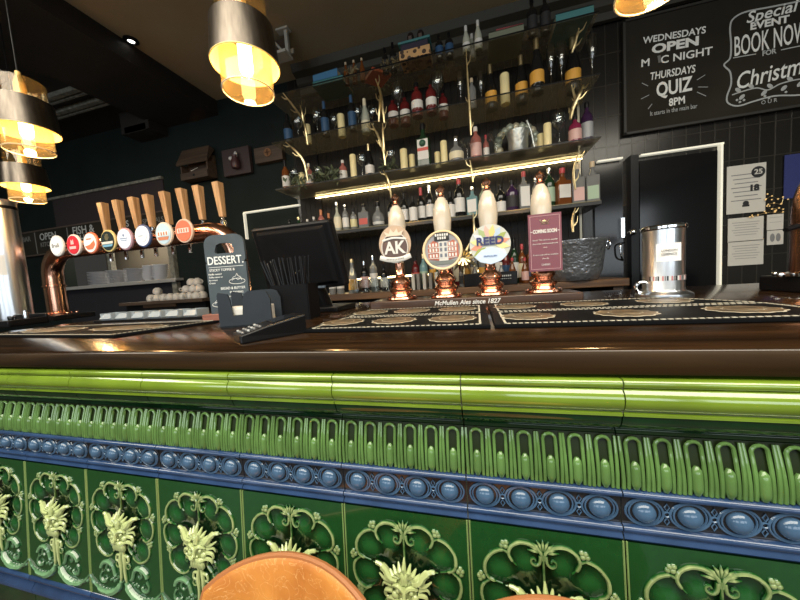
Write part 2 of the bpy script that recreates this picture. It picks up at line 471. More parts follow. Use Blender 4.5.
def text(body, size, m, parent, loc, rot=(PI / 2, 0, 0), name='lettering', width=None, bold=0.0, shear=0.0, align='CENTER', ext=0.0006):
    cu = bpy.data.curves.new('t', 'FONT'); cu.body = body; cu.size = size; cu.align_x = align; cu.align_y = 'CENTER'
    cu.extrude = ext; cu.offset = bold; cu.shear = shear; cu.resolution_u = 3
    t = bpy.data.objects.new('t', cu); COL.objects.link(t)
    dg = bpy.context.evaluated_depsgraph_get()
    me = bpy.data.meshes.new_from_object(t.evaluated_get(dg))
    bpy.data.objects.remove(t)
    if width:
        xs = [v.co.x for v in me.vertices]
        if xs:
            k = width / max(1e-6, max(xs) - min(xs))
            for v in me.vertices: v.co.x *= k
    me.materials.clear(); me.materials.append(m)
    o = bpy.data.objects.new(name, me); COL.objects.link(o); o.parent = parent; o.location = loc; o.rotation_euler = rot
    return o


def cr(pts, n=5, closed=False):
    """smooth path through points"""
    p = [Vector(q) for q in pts]; out = []; N = len(p)
    for i in range(N if closed else N - 1):
        a = p[(i - 1) % N] if closed or i > 0 else p[0]
        b = p[i]; c = p[(i + 1) % N]
        d = p[(i + 2) % N] if closed or i + 2 < N else p[-1]
        for k in range(n):
            t = k / n
            out.append(0.5 * ((2 * b) + (c - a) * t + (2 * a - 5 * b + 4 * c - d) * t * t + (3 * b - a - 3 * c + d) * t ** 3))
    if not closed: out.append(p[-1])
    return out


ORD = ['first', 'second', 'third', 'fourth', 'fifth', 'sixth', 'seventh', 'eighth', 'ninth', 'tenth', 'eleventh', 'twelfth', 'thirteenth', 'fourteenth', 'fifteenth', 'sixteenth', 'seventeenth', 'eighteenth', 'nineteenth', 'twentieth'] + ['twenty-' + x for x in ('first', 'second', 'third', 'fourth', 'fifth', 'sixth', 'seventh', 'eighth', 'ninth')] + ['thirtieth'] + ['thirty-' + x for x in ('first', 'second', 'third', 'fourth', 'fifth')]

# ================================================================== SETTING
X0, X1 = -6.2, 4.2
YB, YF, CEIL = 2.42, -4.0, 2.95
struct(MB().box((-1, -0.8, -0.05), (10.4, 6.5, 0.1)).build('floor', M['floor']))
struct(MB().box((-1, -0.1, CEIL + 0.05), (10.4, 7.9, 0.1)).build('ceiling', M['ceiling']))
# back wall: tiled behind the bottles and the door, painted beyond the till, hatch opening to the kitchen
HX0, HX1, HZ0, HZ1 = -4.6, -2.98, 1.335, 1.80
wb = MB()
wb.box((1.35, YB + 0.05, CEIL / 2), (5.7, 0.1, CEIL))
struct(wb.build('wall_back', M['wall_tile']))
wp = MB()
wp.box(((HX1 - 1.5) / 2, YB + 0.05, CEIL / 2), (-1.5 - HX1, 0.1, CEIL))
wp.box(((X0 + HX0) / 2, YB + 0.05, CEIL / 2), (HX0 - X0, 0.1, CEIL))
wp.box(((HX0 + HX1) / 2, YB + 0.05, HZ0 / 2), (HX1 - HX0, 0.1, HZ0), 1)
wp.box(((HX0 + HX1) / 2, YB + 0.05, (2.36 + CEIL) / 2), (HX1 - HX0, 0.1, CEIL - 2.36)); wp.box(((HX0 + HX1) / 2, YB + 0.045, (HZ1 + 2.36) / 2), (HX1 - HX0, 0.11, 2.36 - HZ1), 2)
struct(wp.build('wall_back_painted', [M['wall_dark'], M['kitchen_tile'], M['wall_plum']]))
pk = MB()
pk.box(((HX0 + HX1) / 2, 3.05, 1.5), (2.2, 0.06, 1.2)); pk.box(((HX0 + HX1) / 2, 2.78, 2.02), (2.2, 0.5, 0.06)); pk.box(((HX0 + HX1) / 2, 2.78, 1.0), (2.2, 0.5, 0.06))
struct(pk.build('wall_kitchen', M['pass_lit']))
struct(MB().box((X0 - 0.05, -0.8, CEIL / 2), (0.1, 6.5, CEIL)).build('wall_left', M['room_wall']))
struct(MB().box((X1 + 0.05, -0.8, CEIL / 2), (0.1, 6.5, CEIL)).build('wall_right', M['room_wall']))
wf = MB()
wf.box((-1, YF - 0.05, 0.5), (10.4, 0.1, 1.0)); wf.box((-1, YF - 0.05, 2.72), (10.4, 0.1, 0.46))
for a, b in ((-6.2, -5.25), (-3.15, -2.45), (-0.35, 0.35), (2.45, 2.75), (4.85, 4.2)):
    if b > a: wf.box(((a + b) / 2, YF - 0.05, 1.75), (b - a, 0.1, 1.5))
struct(wf.build('wall_front', M['room_wall']))
for i, x in enumerate((-4.2, -1.4, 1.4, 3.5)):
    f = MB(); hw = 1.05 if i < 3 else 0.72
    for dx in (-hw, 0, hw): f.box((x + dx * 0.97, YF - 0.05, 1.75), (0.05, 0.06, 1.5))
    for z in (1.02, 1.75, 2.48): f.box((x, YF - 0.05, z), (2 * hw, 0.06, 0.05))
    struct(f.build('window_%d' % (i + 1), M['trim_pale']))
# ceiling beam running out over the bar, with a corbel at the wall
b = MB()
b.box((-2.57, -0.6, 2.885), (0.66, 6.04, 0.13)); b.box((-3.02, 2.33, 2.84), (0.34, 0.18, 0.20)); b.box((-3.02, 2.30, 2.765), (0.26, 0.12, 0.06))
struct(b.build('beam', M['beam']))
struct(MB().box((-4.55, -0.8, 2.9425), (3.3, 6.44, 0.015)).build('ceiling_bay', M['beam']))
c = MB()
c.sweep([(2.40, 2.95), (2.40, 2.78), (2.37, 2.78), (2.36, 2.82), (2.33, 2.84), (2.32, 2.88), (2.27, 2.90), (2.25, 2.95)], -1.35, 4.15)
struct(c.build('trim_1', M['cornice'], smooth=False))
t = MB()
for y in (1.86, 2.02):
    t.box((-3.75, y, 2.92), (1.6, 0.035, 0.04)); t.box((-3.75, y + 0.05, 2.915), (1.6, 0.02, 0.03))
struct(t.build('trim_2', M['trim_pale']))
t = MB().box((-3.85, 2.405, 2.36), (1.75, 0.03, 0.025))
struct(t.build('trim_3', M['trim_pale']))
# door in the back wall with its line of light put in as glowing trim
DZ = 1.905
dl, dm, dr = XA(600, YB, DZ), XA(630, YB, DZ), XA(716, YB, DZ)
d = MB()
d.box(((dm + dr) / 2 + 0.02, YB - 0.012, DZ / 2 - 0.01), (dr - dm - 0.05, 0.02, DZ - 0.05))
d.box(((dl + dm) / 2 - 0.05, YB - 0.012, DZ / 2 - 0.01), (dm - dl - 0.01, 0.02, DZ - 0.05))
door = struct(d.build('door_1', M['door']))
p = MB().box((dm, YB - 0.03, DZ / 2), (0.045, 0.06, DZ)); p.build('door_post', M['black'], door)
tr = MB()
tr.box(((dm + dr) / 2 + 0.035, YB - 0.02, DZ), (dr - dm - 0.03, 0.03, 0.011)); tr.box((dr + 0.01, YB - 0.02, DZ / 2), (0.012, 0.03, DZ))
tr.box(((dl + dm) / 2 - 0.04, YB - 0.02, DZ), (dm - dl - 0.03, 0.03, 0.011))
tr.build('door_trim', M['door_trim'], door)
h = MB(); q = P(622, 228, YB - 0.04); h.box(q, (0.02, 0.03, 0.13))
h.build('push_plate', M['chrome'], door)
h = MB(); q = P(623, 250, YB - 0.05)
h.tube(cr([q + Vector((0.02, 0.03, 0.05)), q + Vector((-0.015, -0.01, 0.04)), q + Vector((-0.02, -0.015, 0)), q + Vector((-0.012, -0.01, -0.05)), q + Vector((0.01, 0.03, -0.07))]), 0.006)
h.build('door_handle', M['chrome'], door)
h = MB(); q = P(633, 232, YB - 0.07); h.ell(q, (0.022, 0.022, 0.022)); h.lathe([(0.012, 0), (0.012, 0.05)], T=Matrix.Translation(q) @ Matrix.Rotation(-PI / 2, 4, 'X'))
h.build('door_knob', M['chrome'], door)
# line of light at the alcove behind the till, put in as glowing trim
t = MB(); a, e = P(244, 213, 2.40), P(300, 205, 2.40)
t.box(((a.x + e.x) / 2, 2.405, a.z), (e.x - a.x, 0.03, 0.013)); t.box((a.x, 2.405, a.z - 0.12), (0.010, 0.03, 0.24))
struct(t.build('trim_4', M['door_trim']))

# ================================================================== BAR FRONT (glazed tiles)
PITCH = 0.2137
YT = 0.45
JX = XA(624, YT, 1.03)            # a joint between two tiles
tiles = [JX + PITCH * k for k in range(-10, 8)]   # left edge of each tile
GAP = 0.0018
bar = thing('tiled_bar', 'green and blue glazed relief tile front of the bar below the wooden top', 'bar front', (0, YT, 0))
bx0, bx1 = tiles[0], tiles[-1] + PITCH
MB().box(((bx0 + bx1) / 2, 0.20, 0.53), (bx1 - bx0, 0.30, 1.06)).build('bar_carcass', M['black_matt'], bar)
bed = MB(); bed.sweep([(0.012, 1.057), (0.003, 1.054), (0.0035, 1.010), (0.033, 1.006), (0.042, 0.97), (0.042, 0.90), (0.016, 0.895), (0.014, 0.83), (0.006, 0.826), (-0.014, 0.548), (-0.014, 0.50), (0.05, 0.5), (0.05, 1.058)], bx0, bx1)
bed.build('tile_bed', M['grout'], bar, smooth=False)


def arc(cy, cz, r, a0, a1, n=8):
    return [(cy + r * math.cos(math.radians(a0 + (a1 - a0) * i / n)), cz + r * math.sin(math.radians(a0 + (a1 - a0) * i / n))) for i in range(n + 1)]


# rail profile: thin bead, big roll, fillet, then a cove running back
rail_prof = [(0.03, 1.0585)] + arc(0.004, 1.052, 0.0062, 90, 270, 8) + arc(0.012, 1.0300, 0.0185, 120, 245, 14) + [(0.0015, 1.0125), (-0.0005, 1.0115), (-0.0005, 1.008), (0.003, 1.0065)]
rail_low = [(0.003, 1.0065)] + [(0.030 - 0.027 * math.cos(math.radians(a)), 1.0065 - 0.027 * math.sin(math.radians(a))) for a in range(10, 91, 10)] + [(0.0300, 0.9795), (0.0265, 0.9745), (0.0250, 0.9715), (0.027, 0.9695), (0.045, 0.9695), (0.045, 1.0065)]
rail_me = MB()
rail_me.sweep(rail_prof + [(0.03, 1.0065)], 0, PITCH - GAP, 0)
rail_me.sweep(rail_low, 0, PITCH - GAP, 1)
rail_me = rail_me.mesh('rail_tile', [M['glaze_rail'], M['glaze_cove']], ang=50)


# fluted frieze: six units per tile
ZT, ZBOT = 0.9695, 0.8985
def fl_y(z):   # surface of the fluted band: leans out a little at the foot
    k = (ZT - z) / (ZT - ZBOT)
    return 0.022 - 0.013 * math.sin(min(1, max(0, k)) * PI * 0.55)


fr = MB()
zs = [ZT - (ZT - ZBOT + 0.002) * i / 8 for i in range(9)]
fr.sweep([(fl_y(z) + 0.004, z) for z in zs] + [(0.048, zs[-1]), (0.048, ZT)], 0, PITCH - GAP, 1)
NU = 6; U = (PITCH - GAP) / NU
rb = MB()
for k in range(NU):
    cx = (k + 0.5) * U
    # round-headed flute, its twin ribs outside, and the tongue in its lower half
    hw, zt = 0.0086, ZT - 0.0105
    pts = [(cx - hw, fl_y(z) + 0.0016, z) for z in [ZBOT + (zt - ZBOT) * i / 6 for i in range(7)]]
    for a in (150, 120, 90, 60, 30): pts.append((cx + hw * math.cos(math.radians(a)), fl_y(zt) + 0.0016, zt + 0.0085 * math.sin(math.radians(a))))
    pts += [(cx + hw, fl_y(z) + 0.0016, z) for z in [zt + (ZBOT - zt) * i / 6 for i in range(7)]]
    rb.tube(pts, 0.0025, 8)
    for sg in (-1, 1):
        p2 = [(cx + sg * (0.0147 + 0.0012 * (z - ZBOT) / (ZT - ZBOT)), fl_y(z) + 0.0016, z) for z in [ZBOT - 0.0005 + (ZT - ZBOT - 0.001) * i / 7 for i in range(8)]]
        rb.tube(p2, [0.0027, 0.0026, 0.0024, 0.0022, 0.0019], 8)
    rb.tube([(cx, fl_y(z) + 0.0018, z) for z in [ZBOT + 0.038 * i / 10 for i in range(11)]], [0.0034, 0.0050, 0.0062, 0.0062, 0.0062, 0.0062, 0.0062, 0.0062, 0.0060, 0.0052, 0.0024], 11)
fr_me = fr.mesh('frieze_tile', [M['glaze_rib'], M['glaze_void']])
rb_me = rb.mesh('fluting', [M['glaze_rib']])
# beaded band: four beads per tile
bd = MB()
bd.sweep([(0.036, 0.897)] + [(0.010, 0.897)] + arc(0.0085, 0.8920, 0.0046, 100, 260, 7) + [(0.012, 0.8868)] + [(0.012, 0.8462)] + arc(0.0075, 0.8412, 0.0046, 100, 260, 7) + [(0.0075, 0.8362), (0.0050, 0.8335), (0.0022, 0.8295), (0.003, 0.8275), (0.036, 0.8275)], 0, PITCH - GAP, 0)
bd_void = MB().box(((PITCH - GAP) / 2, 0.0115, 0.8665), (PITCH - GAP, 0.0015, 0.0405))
NB = 4; W = (PITCH - GAP) / NB
bead_rings = MB()
for k in range(NB):
    cx = (k + 0.5) * W
    for (rx_, rz_, rr, dx) in ((0.0185, 0.0178, 0.0013, 0), (0.0226, 0.0190, 0.0016, 0)):
        pts = [(cx + rx_ * math.cos(a), 0.0098, 0.8665 + rz_ * math.sin(a)) for a in [2 * PI * i / 24 for i in range(24)]]
        bead_rings.tube(pts, rr, 6, closed=True)
    ex = k * W
    if k > 0:
        bead_rings.tube([(ex + 0.0036 * math.cos(a), 0.0095, 0.8665 + 0.0036 * math.sin(a)) for a in [2 * PI * i / 12 for i in range(12)]], 0.0012, 5, closed=True)
        for s in (1, -1):
            bead_rings.tube([(ex, 0.0095, 0.8665 + s * 0.005), (ex - 0.003, 0.0095, 0.8665 + s * 0.010), (ex, 0.0095, 0.8665 + s * 0.0155), (ex + 0.003, 0.0095, 0.8665 + s * 0.010)], 0.0009, 5, closed=True)
bd_me = bd.mesh('bead_tile', [M['glaze_blue']], ang=50)
ring_me = bead_rings.mesh('bead_ring', [M['glaze_blue_bead']])
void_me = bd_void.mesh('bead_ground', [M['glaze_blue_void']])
bead_me = MB().ell((0, 0, 0), (0.0142, 0.0098, 0.0142), 20, 12).mesh('bead', [M['glaze_blue_bead']])

# relief panel: half width = 1 unit, t measured down from the tile's top edge
UN = (PITCH - GAP) / 2
PH = 0.279
orn = MB()


def rp(s, t, h=0.0): return (UN + s * UN, -h * UN, -t * UN)


def rel(pts, r, seg=7, h=0.0, both=True, n=5, flat=1.0):
    pts3 = [(p[0], p[1], p[2] if len(p) > 2 else h) for p in pts]
    path = [rp(*q) for q in cr(pts3, n)]
    rr = [x * UN for x in r] if isinstance(r, (list, tuple)) else r * UN
    orn.tube(path, rr, seg, flat=flat)
    if both:
        orn.tube([rp(-q[0], q[1], q[2]) for q in cr(pts3, n)], rr, seg, flat=flat)


def blob(s, t, r, h=0.0, both=True, rs=None):
    rs = rs or (r, r * 0.7, r)
    for sg in ((1, -1) if both else (1,)):
        orn.ell(rp(sg * s, t, h), tuple(x * UN for x in rs), 9, 6)


TK = 0.027
T0 = 0.16   # top of the motif below the tile edge
def o(*pts): return [(a, b + T0) + tuple(z) for a, b, *z in pts]
# scalloped cartouche
rel(o((-.012, .26), (-.04, .14), (-.15, .06), (-.30, .045), (-.42, .12), (-.46, .22), (-.43, .31), (-.36, .39)), [TK * .8, TK * 1.1, TK * 1.2, TK * 1.1, TK, TK * .5])
rel(o((-.035, .20), (-.05, .30), (-.10, .345), (-.155, .32), (-.16, .27), (-.12, .25), (-.10, .28)), [TK, TK * .6])
rel(o((-.46, .23), (-.55, .19), (-.68, .25), (-.78, .38), (-.80, .52), (-.76, .62), (-.68, .66), (-.56, .69)), [TK * .8, TK * 1.15, TK * 1.2, TK, TK * .5])
rel(o((-.74, .66), (-.84, .75), (-.86, .90), (-.80, 1.06), (-.68, 1.14), (-.60, 1.12), (-.52, 1.06)), [TK * .8, TK * 1.1, TK * 1.1, TK, TK * .5])
rel(o((-.66, 1.16), (-.74, 1.26), (-.72, 1.42), (-.60, 1.55), (-.44, 1.60), (-.31, 1.54), (-.26, 1.45)), [TK * .8, TK * 1.1, TK * 1.1, TK, TK * .6])
rel(o((-.26, 1.46), (-.16, 1.34), (-.20, 1.26), (-.30, 1.25), (-.36, 1.32), (-.31, 1.37)), [TK * 1.1, TK * .6])
for s_, t_ in ((-.50, .13), (-.83, .63), (-.74, 1.17)):
    for k in range(3):
        a = math.atan2(-(t_ - .75), s_) + (k - 1) * .9
        blob(s_ + .055 * math.cos(a), t_ + T0 - .055 * math.sin(a), .042)
    blob(s_, t_ + T0, .045)
# crest fan
for k in range(9):
    a = math.radians(18 + 144 * k / 8)
    L = .11 + .05 * math.sin(a)
    orn.tube([rp(.05 * math.cos(a), .17 + T0 - .04 * math.sin(a)), rp((.05 + L * .6) * math.cos(a), .17 + T0 - (.04 + L * .62) * math.sin(a), .015), rp((.06 + L * 1.25) * math.cos(a), .17 + T0 - (.04 + L) * math.sin(a) + .02 * abs(math.cos(a)))], [.014 * UN, .021 * UN, .008 * UN], 6)
rel(o((0, .18), (0, .35), (0, .56)), TK * .75, both=False)
# mask: leafy crown, horns, brow, eyes, nose, cheeks, moustache, beard
for k in range(7):
    a = math.radians(25 + 130 * k / 6); L = .24 if k == 3 else .19 - .02 * abs(k - 3)
    orn.tube([rp(.10 * math.cos(a), .86 + T0 - .05 * math.sin(a), .05), rp(.20 * math.cos(a), .86 + T0 - (.07 + L * .5) * math.sin(a), .075), rp(.27 * math.cos(a), .84 + T0 - (.07 + L) * math.sin(a), .02)], [.034 * UN, .040 * UN, .012 * UN], 7)
rel(o((-.13, .88, .06), (-.24, .84, .07), (-.32, .74, .05), (-.42, .69, .03), (-.52, .70, .01)), [.050, .060, .055, .035, .010])
rel(o((-.24, .92, .05), (-.33, .90, .05), (-.42, .84, .03)), [.04, .012])
orn.ell(rp(0, 1.06 + T0, .0), (.20 * UN, .085 * UN, .25 * UN), 14, 9)
rel(o((-.02, .90, .09), (-.03, .78, .08), (-.08, .70, .04)), [.03, .035, .012])
rel(o((-.02, .99, .12), (-.08, .93, .115), (-.16, .94, .09), (-.22, 1.00, .05)), [.030, .034, .03, .012])
blob(.105, 1.01 + T0, .036, .105)
rel(o((0, .93, .11), (0, 1.03, .135), (0, 1.10, .15)), [.026, .030, .042], both=False)
blob(.05, 1.115 + T0, .028, .12)
blob(.155, 1.10 + T0, .06, .075)
rel(o((-.02, 1.16, .11), (-.10, 1.19, .10), (-.20, 1.17, .06), (-.29, 1.22, .03), (-.28, 1.29, .02)), [.034, .040, .036, .030, .012])
for dx in (-.12, -.06, 0, .06, .12):
    rel(o((dx * .6, 1.20, .08), (dx, 1.30, .07), (dx * .55, 1.44, .02)), [.034, .040, .010], both=False)
rel(o((-.20, 1.06, .05), (-.31, 1.08, .04), (-.33, 1.16, .03), (-.27, 1.20, .03)), [.04, .015])
rel(o((-.22, .98, .05), (-.34, .98, .03), (-.38, 1.05, .02)), [.034, .012])
# stems and roundels below the mask
rel(o((-.03, 1.42, .02), (-.06, 1.62, .02), (-.05, 1.86, .01), (-.09, 2.12, 0)), [.034, .040, .036, .03])
rel(o((-.06, 1.50, .02), (-.15, 1.52, .02), (-.17, 1.62, .02), (-.10, 1.64, .02)), [.032, .016])
for s_ in (.14,):
    for sg in (1, -1):
        orn.tube([rp(sg * s_ + .055 * math.cos(a), 1.72 + T0 + .055 * math.sin(a), .01) for a in [2 * PI * i / 12 for i in range(12)]], .018 * UN, 5, closed=True)
    blob(s_, 1.72 + T0, .03)
# foot scrolls and swag
low = MB(); keep = orn; orn = low
rel(o((-.14, 2.02), (-.24, 1.96), (-.30, 1.80), (-.40, 1.72), (-.54, 1.74), (-.64, 1.84), (-.62, 1.98)), [.02, .045, .055, .05, .016])
rel(o((-.62, 1.95), (-.68, 2.06), (-.62, 2.16), (-.52, 2.14), (-.51, 2.05), (-.57, 2.03)), [.03, .036, .014])
rel(o((-.46, 1.76), (-.50, 1.86), (-.44, 1.93), (-.38, 1.88)), [.035, .015])
for k in range(4): blob(-.38 + .05 * k, 2.10 + T0 - .03 * (k % 2), .036)
rel(o((-.07, 2.06), (-.16, 2.22), (-.36, 2.34), (-.62, 2.36), (-.84, 2.26), (-1.0, 2.10)), [.05, .07, .075, .06, .04, .028])
for k in range(9): blob(-.16 - .095 * k, 2.20 + T0 + .13 * math.sin(PI * (k + 1) / 10) , .05)
for k in range(5): blob(-.30 - .11 * k, 2.38 + T0 - .05 * abs(k - 2), .03)
orn = keep
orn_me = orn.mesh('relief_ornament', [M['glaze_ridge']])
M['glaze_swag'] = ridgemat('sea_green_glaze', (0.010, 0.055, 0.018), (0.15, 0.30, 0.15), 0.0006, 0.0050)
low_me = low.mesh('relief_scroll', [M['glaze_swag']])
# tile ground: gently hollowed, with a swelling petal inside each lobe
NX, NZ = 30, 34
gv = []; gf = []
petals = [(-.24, .36, .17, .20, .5), (-.56, .52, .20, .19, 0), (-.60, .92, .20, .20, 0), (-.50, 1.36, .17, .16, 0)]
petals = petals + [(-a, b_, c_, d_, 0) for a, b_, c_, d_, _ in petals]
for j in range(NZ + 1):
    for i in range(NX + 1):
        s = -1 + 2 * i / NX; t = (PH / UN) * j / NZ
        y = 0.0
        rr = math.hypot(s / .9, (t - T0 - .80) / .86)
        if rr < 1: y += .0035 * (1 - rr ** 4)          # sunk field of the cartouche
        for (a, b_, c_, d_, _) in petals:
            q = ((s - a) / c_) ** 2 + ((t - T0 - b_) / d_) ** 2
            if q < 1: y -= .0060 * (1 - q) ** 1.2
        gv.append((UN + s * UN, y, -t * UN))
for j in range(NZ):
    for i in range(NX):
        a = j * (NX + 1) + i
        gf.append((a, a + 1, a + NX + 2, a + NX + 1))
gr = MB(); gr._add(gv, gf)
gr.box((UN, 0.008, -PH / 2), (2 * UN, 0.008, PH))
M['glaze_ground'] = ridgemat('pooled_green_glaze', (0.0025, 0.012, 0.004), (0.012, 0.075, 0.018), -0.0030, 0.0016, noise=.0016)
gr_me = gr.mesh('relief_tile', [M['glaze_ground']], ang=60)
edge_me = MB().tube([(0.0012, 0, 0), (0.0012, 0, -PH)], 0.0014, 6).mesh('tile_edge', [mat('pale_edge_glaze', (.17, .25, .085), .12, coat=.5)])
base_me = MB().sweep([(0.03, 0.548)] + arc(-0.018, 0.540, 0.008, 90, 270, 8) + [(-0.014, 0.530), (-0.016, 0.522), (-0.024, 0.510), (-0.024, 0.50), (0.03, 0.50)], 0, PITCH - GAP).mesh('base_tile', [M['glaze_blue']])
skirt_me = MB().box(((PITCH - GAP) / 2, 0.005, 0.25), (PITCH - GAP, 0.05, 0.50)).mesh('skirt_tile', [M['glaze_cove']])


def inst(name, me, parent, loc=(0, 0, 0), rot=(0, 0, 0)):
    o_ = bpy.data.objects.new(name, me); COL.objects.link(o_); o_.parent = parent; o_.location = loc; o_.rotation_euler = rot
    return o_


for x in tiles:
    inst('rail_tile', rail_me, bar, (x, 0, 0))
    f_ = inst('frieze_tile', fr_me, bar, (x, 0, 0)); inst('fluting', rb_me, f_)
    b_ = inst('bead_tile', bd_me, bar, (x, 0, 0)); inst('bead_ring', ring_me, b_); inst('bead_ground', void_me, b_)
    for k in range(NB): inst('bead', bead_me, b_, ((k + 0.5) * W, 0.0095, 0.8665))
    r_ = inst('relief_tile', gr_me, bar, (x, 0.0, 0.8272), (-0.080, 0, 0))
    inst('relief_ornament', orn_me, r_); inst('relief_scroll', low_me, r_); inst('tile_edge', edge_me, r_); inst('tile_edge', edge_me, r_, (2 * UN - 0.0024, 0, 0))
    inst('base_tile', base_me, bar, (x, 0, 0)); inst('skirt_tile', skirt_me, bar, (x, 0, 0))

# ================================================================== BAR TOP
BZ = 1.10
top = MB()
top.sweep([(0.462, 1.0625), (0.4545, 1.064), (0.452, 1.070), (0.4525, 1.088), (0.4555, 1.096), (0.462, 1.10), (1.42, 1.10), (1.42, 1.0625)], bx0, bx1 + 0.04)
for i_ in range(4): top.mi[i_] = 1
M['nosing_wood'] = woodmat('worn_nosing_wood', (0.010, 0.005, 0.0018), (0.036, 0.019, 0.006), 0.5, 1.0, 0, spec=0.12)
wt = top.build('bar_worktop', [M['bar_wood'], M['nosing_wood']], ang=50)
tag(wt, 'long dark varnished wooden bar top running along the green tiled front', 'bar top')
# back legs of the counter hidden behind
MB().box(((bx0 + bx1) / 2 , 0.78, 0.53), (bx1 - bx0, 0.66, 1.06)).build('back_carcass', M['black_matt'], bar)

# ================================================================== BAR RUNNERS
def runner(corners, label, emblems, group=None, name='bar_runner'):
    """corners: near start, near end, far end, far start in room coordinates at counter height"""
    a, b_, c_, d_ = [Vector((q[0], q[1], 0)) for q in corners]
    o_ = thing(name, label, 'bar mat', (a.x, a.y, BZ), group=group)
    L = [q - a for q in (a, b_, c_, d_)]
    th = 0.009
    m = MB()
    vs = [(q.x, q.y, 0.0003) for q in L] + [(q.x, q.y, th) for q in L]
    m._add(vs, [(3, 2, 1, 0), (4, 5, 6, 7), (0, 1, 5, 4), (1, 2, 6, 5), (2, 3, 7, 6), (3, 0, 4, 7)])
    m.build('mat_pad', M['runner'], o_, smooth=False, bevel=0.002)
    # white dashed border
    e = MB()
    cen = (L[0] + L[1] + L[2] + L[3]) / 4
    LI = []
    for q in L:
        dv = cen - q; LI.append(q + dv.normalized() * 0.022)
    for i in range(4):
        p0, p1 = LI[i], LI[(i + 1) % 4]
        n = max(4, int((p1 - p0).length / 0.011))
        ang = math.atan2(p1.y - p0.y, p1.x - p0.x)
        for k in range(n):
            q = p0.lerp(p1, (k + 0.5) / n)
            e.box((q.x, q.y, th + 0.0004), ((p1 - p0).length / n * 0.66, 0.0045, 0.0012), rot=(0, 0, ang))
    e.build('printed_border', M['emblem_edge'], o_, smooth=False)
    for (u, v, rx_, ry_) in emblems:
        q = L[0].lerp(L[1], u).lerp(L[3].lerp(L[2], u), v)
        em = MB(); ring = []
        for i in range(72):
            an = 2 * PI * i / 72; k = 1 + 0.045 * math.cos(12 * an)
            ring.append((rx_ * k * math.cos(an), ry_ * k * math.sin(an)))
        n = len(ring)
        em._add([(x, y, 0.0012) for x, y in ring] + [(x * .95, y * .92, 0.0016) for x, y in ring], [tuple(range(n))[::-1]] + [(i, (i + 1) % n, n + (i + 1) % n, n + i) for i in range(n)], 0)
        em._add([(x * .95, y * .92, 0.0017) for x, y in ring], [tuple(range(n))], 1)
        em._add([(x * .55, y * .50, 0.0021) for x, y in ring[::3]], [tuple(range(24))], 0)
        em._add([(x * .52, y * .46, 0.0024) for x, y in ring[::3]], [tuple(range(24))], 1)
        em.build('printed_emblem', [M['emblem_edge'], M['emblem']], o_, (q.x, q.y, th))
    return o_


def cz(px, py): return PZ(px, py, BZ + 0.009)


yA, yB_, yC = 0.615, 0.80, 0.985
x_gap = XA(493, yA, BZ)
xl0 = XA(303, yA, BZ)
xr1 = XA(803, yA, BZ) + 0.10
ems = [(.13, .5, .055, .052), (.46, .5, .055, .052), (.80, .5, .055, .052)]
runner([(xl0, yA), (x_gap - .004, yA), (x_gap - .004, yB_), (xl0 + .01, yB_)], 'black ribbed bar mat with oval emblems, near row beside the card machine', ems, 'bar mats in front of the hand pumps')
runner([(xl0 + .01, yB_ + .006), (x_gap - .004, yB_ + .006), (x_gap - .004, yC), (xl0 + .02, yC)], 'black ribbed bar mat with oval emblems, far row below the two round pump clips', ems, 'bar mats in front of the hand pumps')
runner([(x_gap + .004, yA), (xr1, yA), (xr1, yB_), (x_gap + .004, yB_)], 'black ribbed bar mat with oval emblems, near row towards the door end', ems, 'bar mats in front of the hand pumps')
runner([(x_gap + .004, yB_ + .006), (xr1, yB_ + .006), (xr1 - .08, yC), (x_gap + .004, yC)], 'black ribbed bar mat with oval emblems, far row in front of the steel canister', ems, 'bar mats in front of the hand pumps')
q0, q1, q2, q3 = PZ(-12, 335, BZ + .009), PZ(113, 335, BZ + .009), PZ(196, 321, BZ + .009), PZ(60, 321, BZ + .009)
runner([q0, q1, (q1.x + .12, q2.y), (q0.x + .05, q2.y)], 'brown and black bar mat with pale cards printed on it before the copper tap', [(.25, .45, .15, .05), (.74, .5, .16, .05)])

# ================================================================== HAND PUMPS
plx0, plx1 = XA(370, 1.06, 1.115), XA(584, 1.06, 1.115)
pl = thing('pump_plinth', 'low dark wooden plinth with italic lettering carrying the four hand pumps', 'plinth', ((plx0 + plx1) / 2, 1.06, BZ))
pw = plx1 - plx0
MB().box((0, 0.075, 0.0145), (pw, 0.15, 0.029)).build('plinth_board', M['plinth_wood'], pl, bevel=0.004)
text('McMullen Ales since 1827', 0.022, M['white'], pl, (-0.005, -0.0015, 0.013), shear=0.25, width=0.225, bold=0.0004)
PZT = BZ + 0.029
copper_prof = [(0.0, 0), (0.056, 0), (0.060, 0.004), (0.058, 0.010), (0.040, 0.014), (0.036, 0.022), (0.043, 0.030), (0.045, 0.038), (0.036, 0.046), (0.030, 0.050), (0.037, 0.058), (0.040, 0.066), (0.034, 0.076), (0.024, 0.084), (0.019, 0.090), (0.021, 0.096), (0.018, 0.102), (0.0165, 0.140), (0.0, 0.142)]
handle_prof = [(0.0, 0), (0.015, 0.0), (0.017, 0.02), (0.022, 0.06), (0.030, 0.12), (0.0335, 0.16), (0.031, 0.20), (0.022, 0.23), (0.013, 0.245), (0.011, 0.25), (0.0, 0.251)]


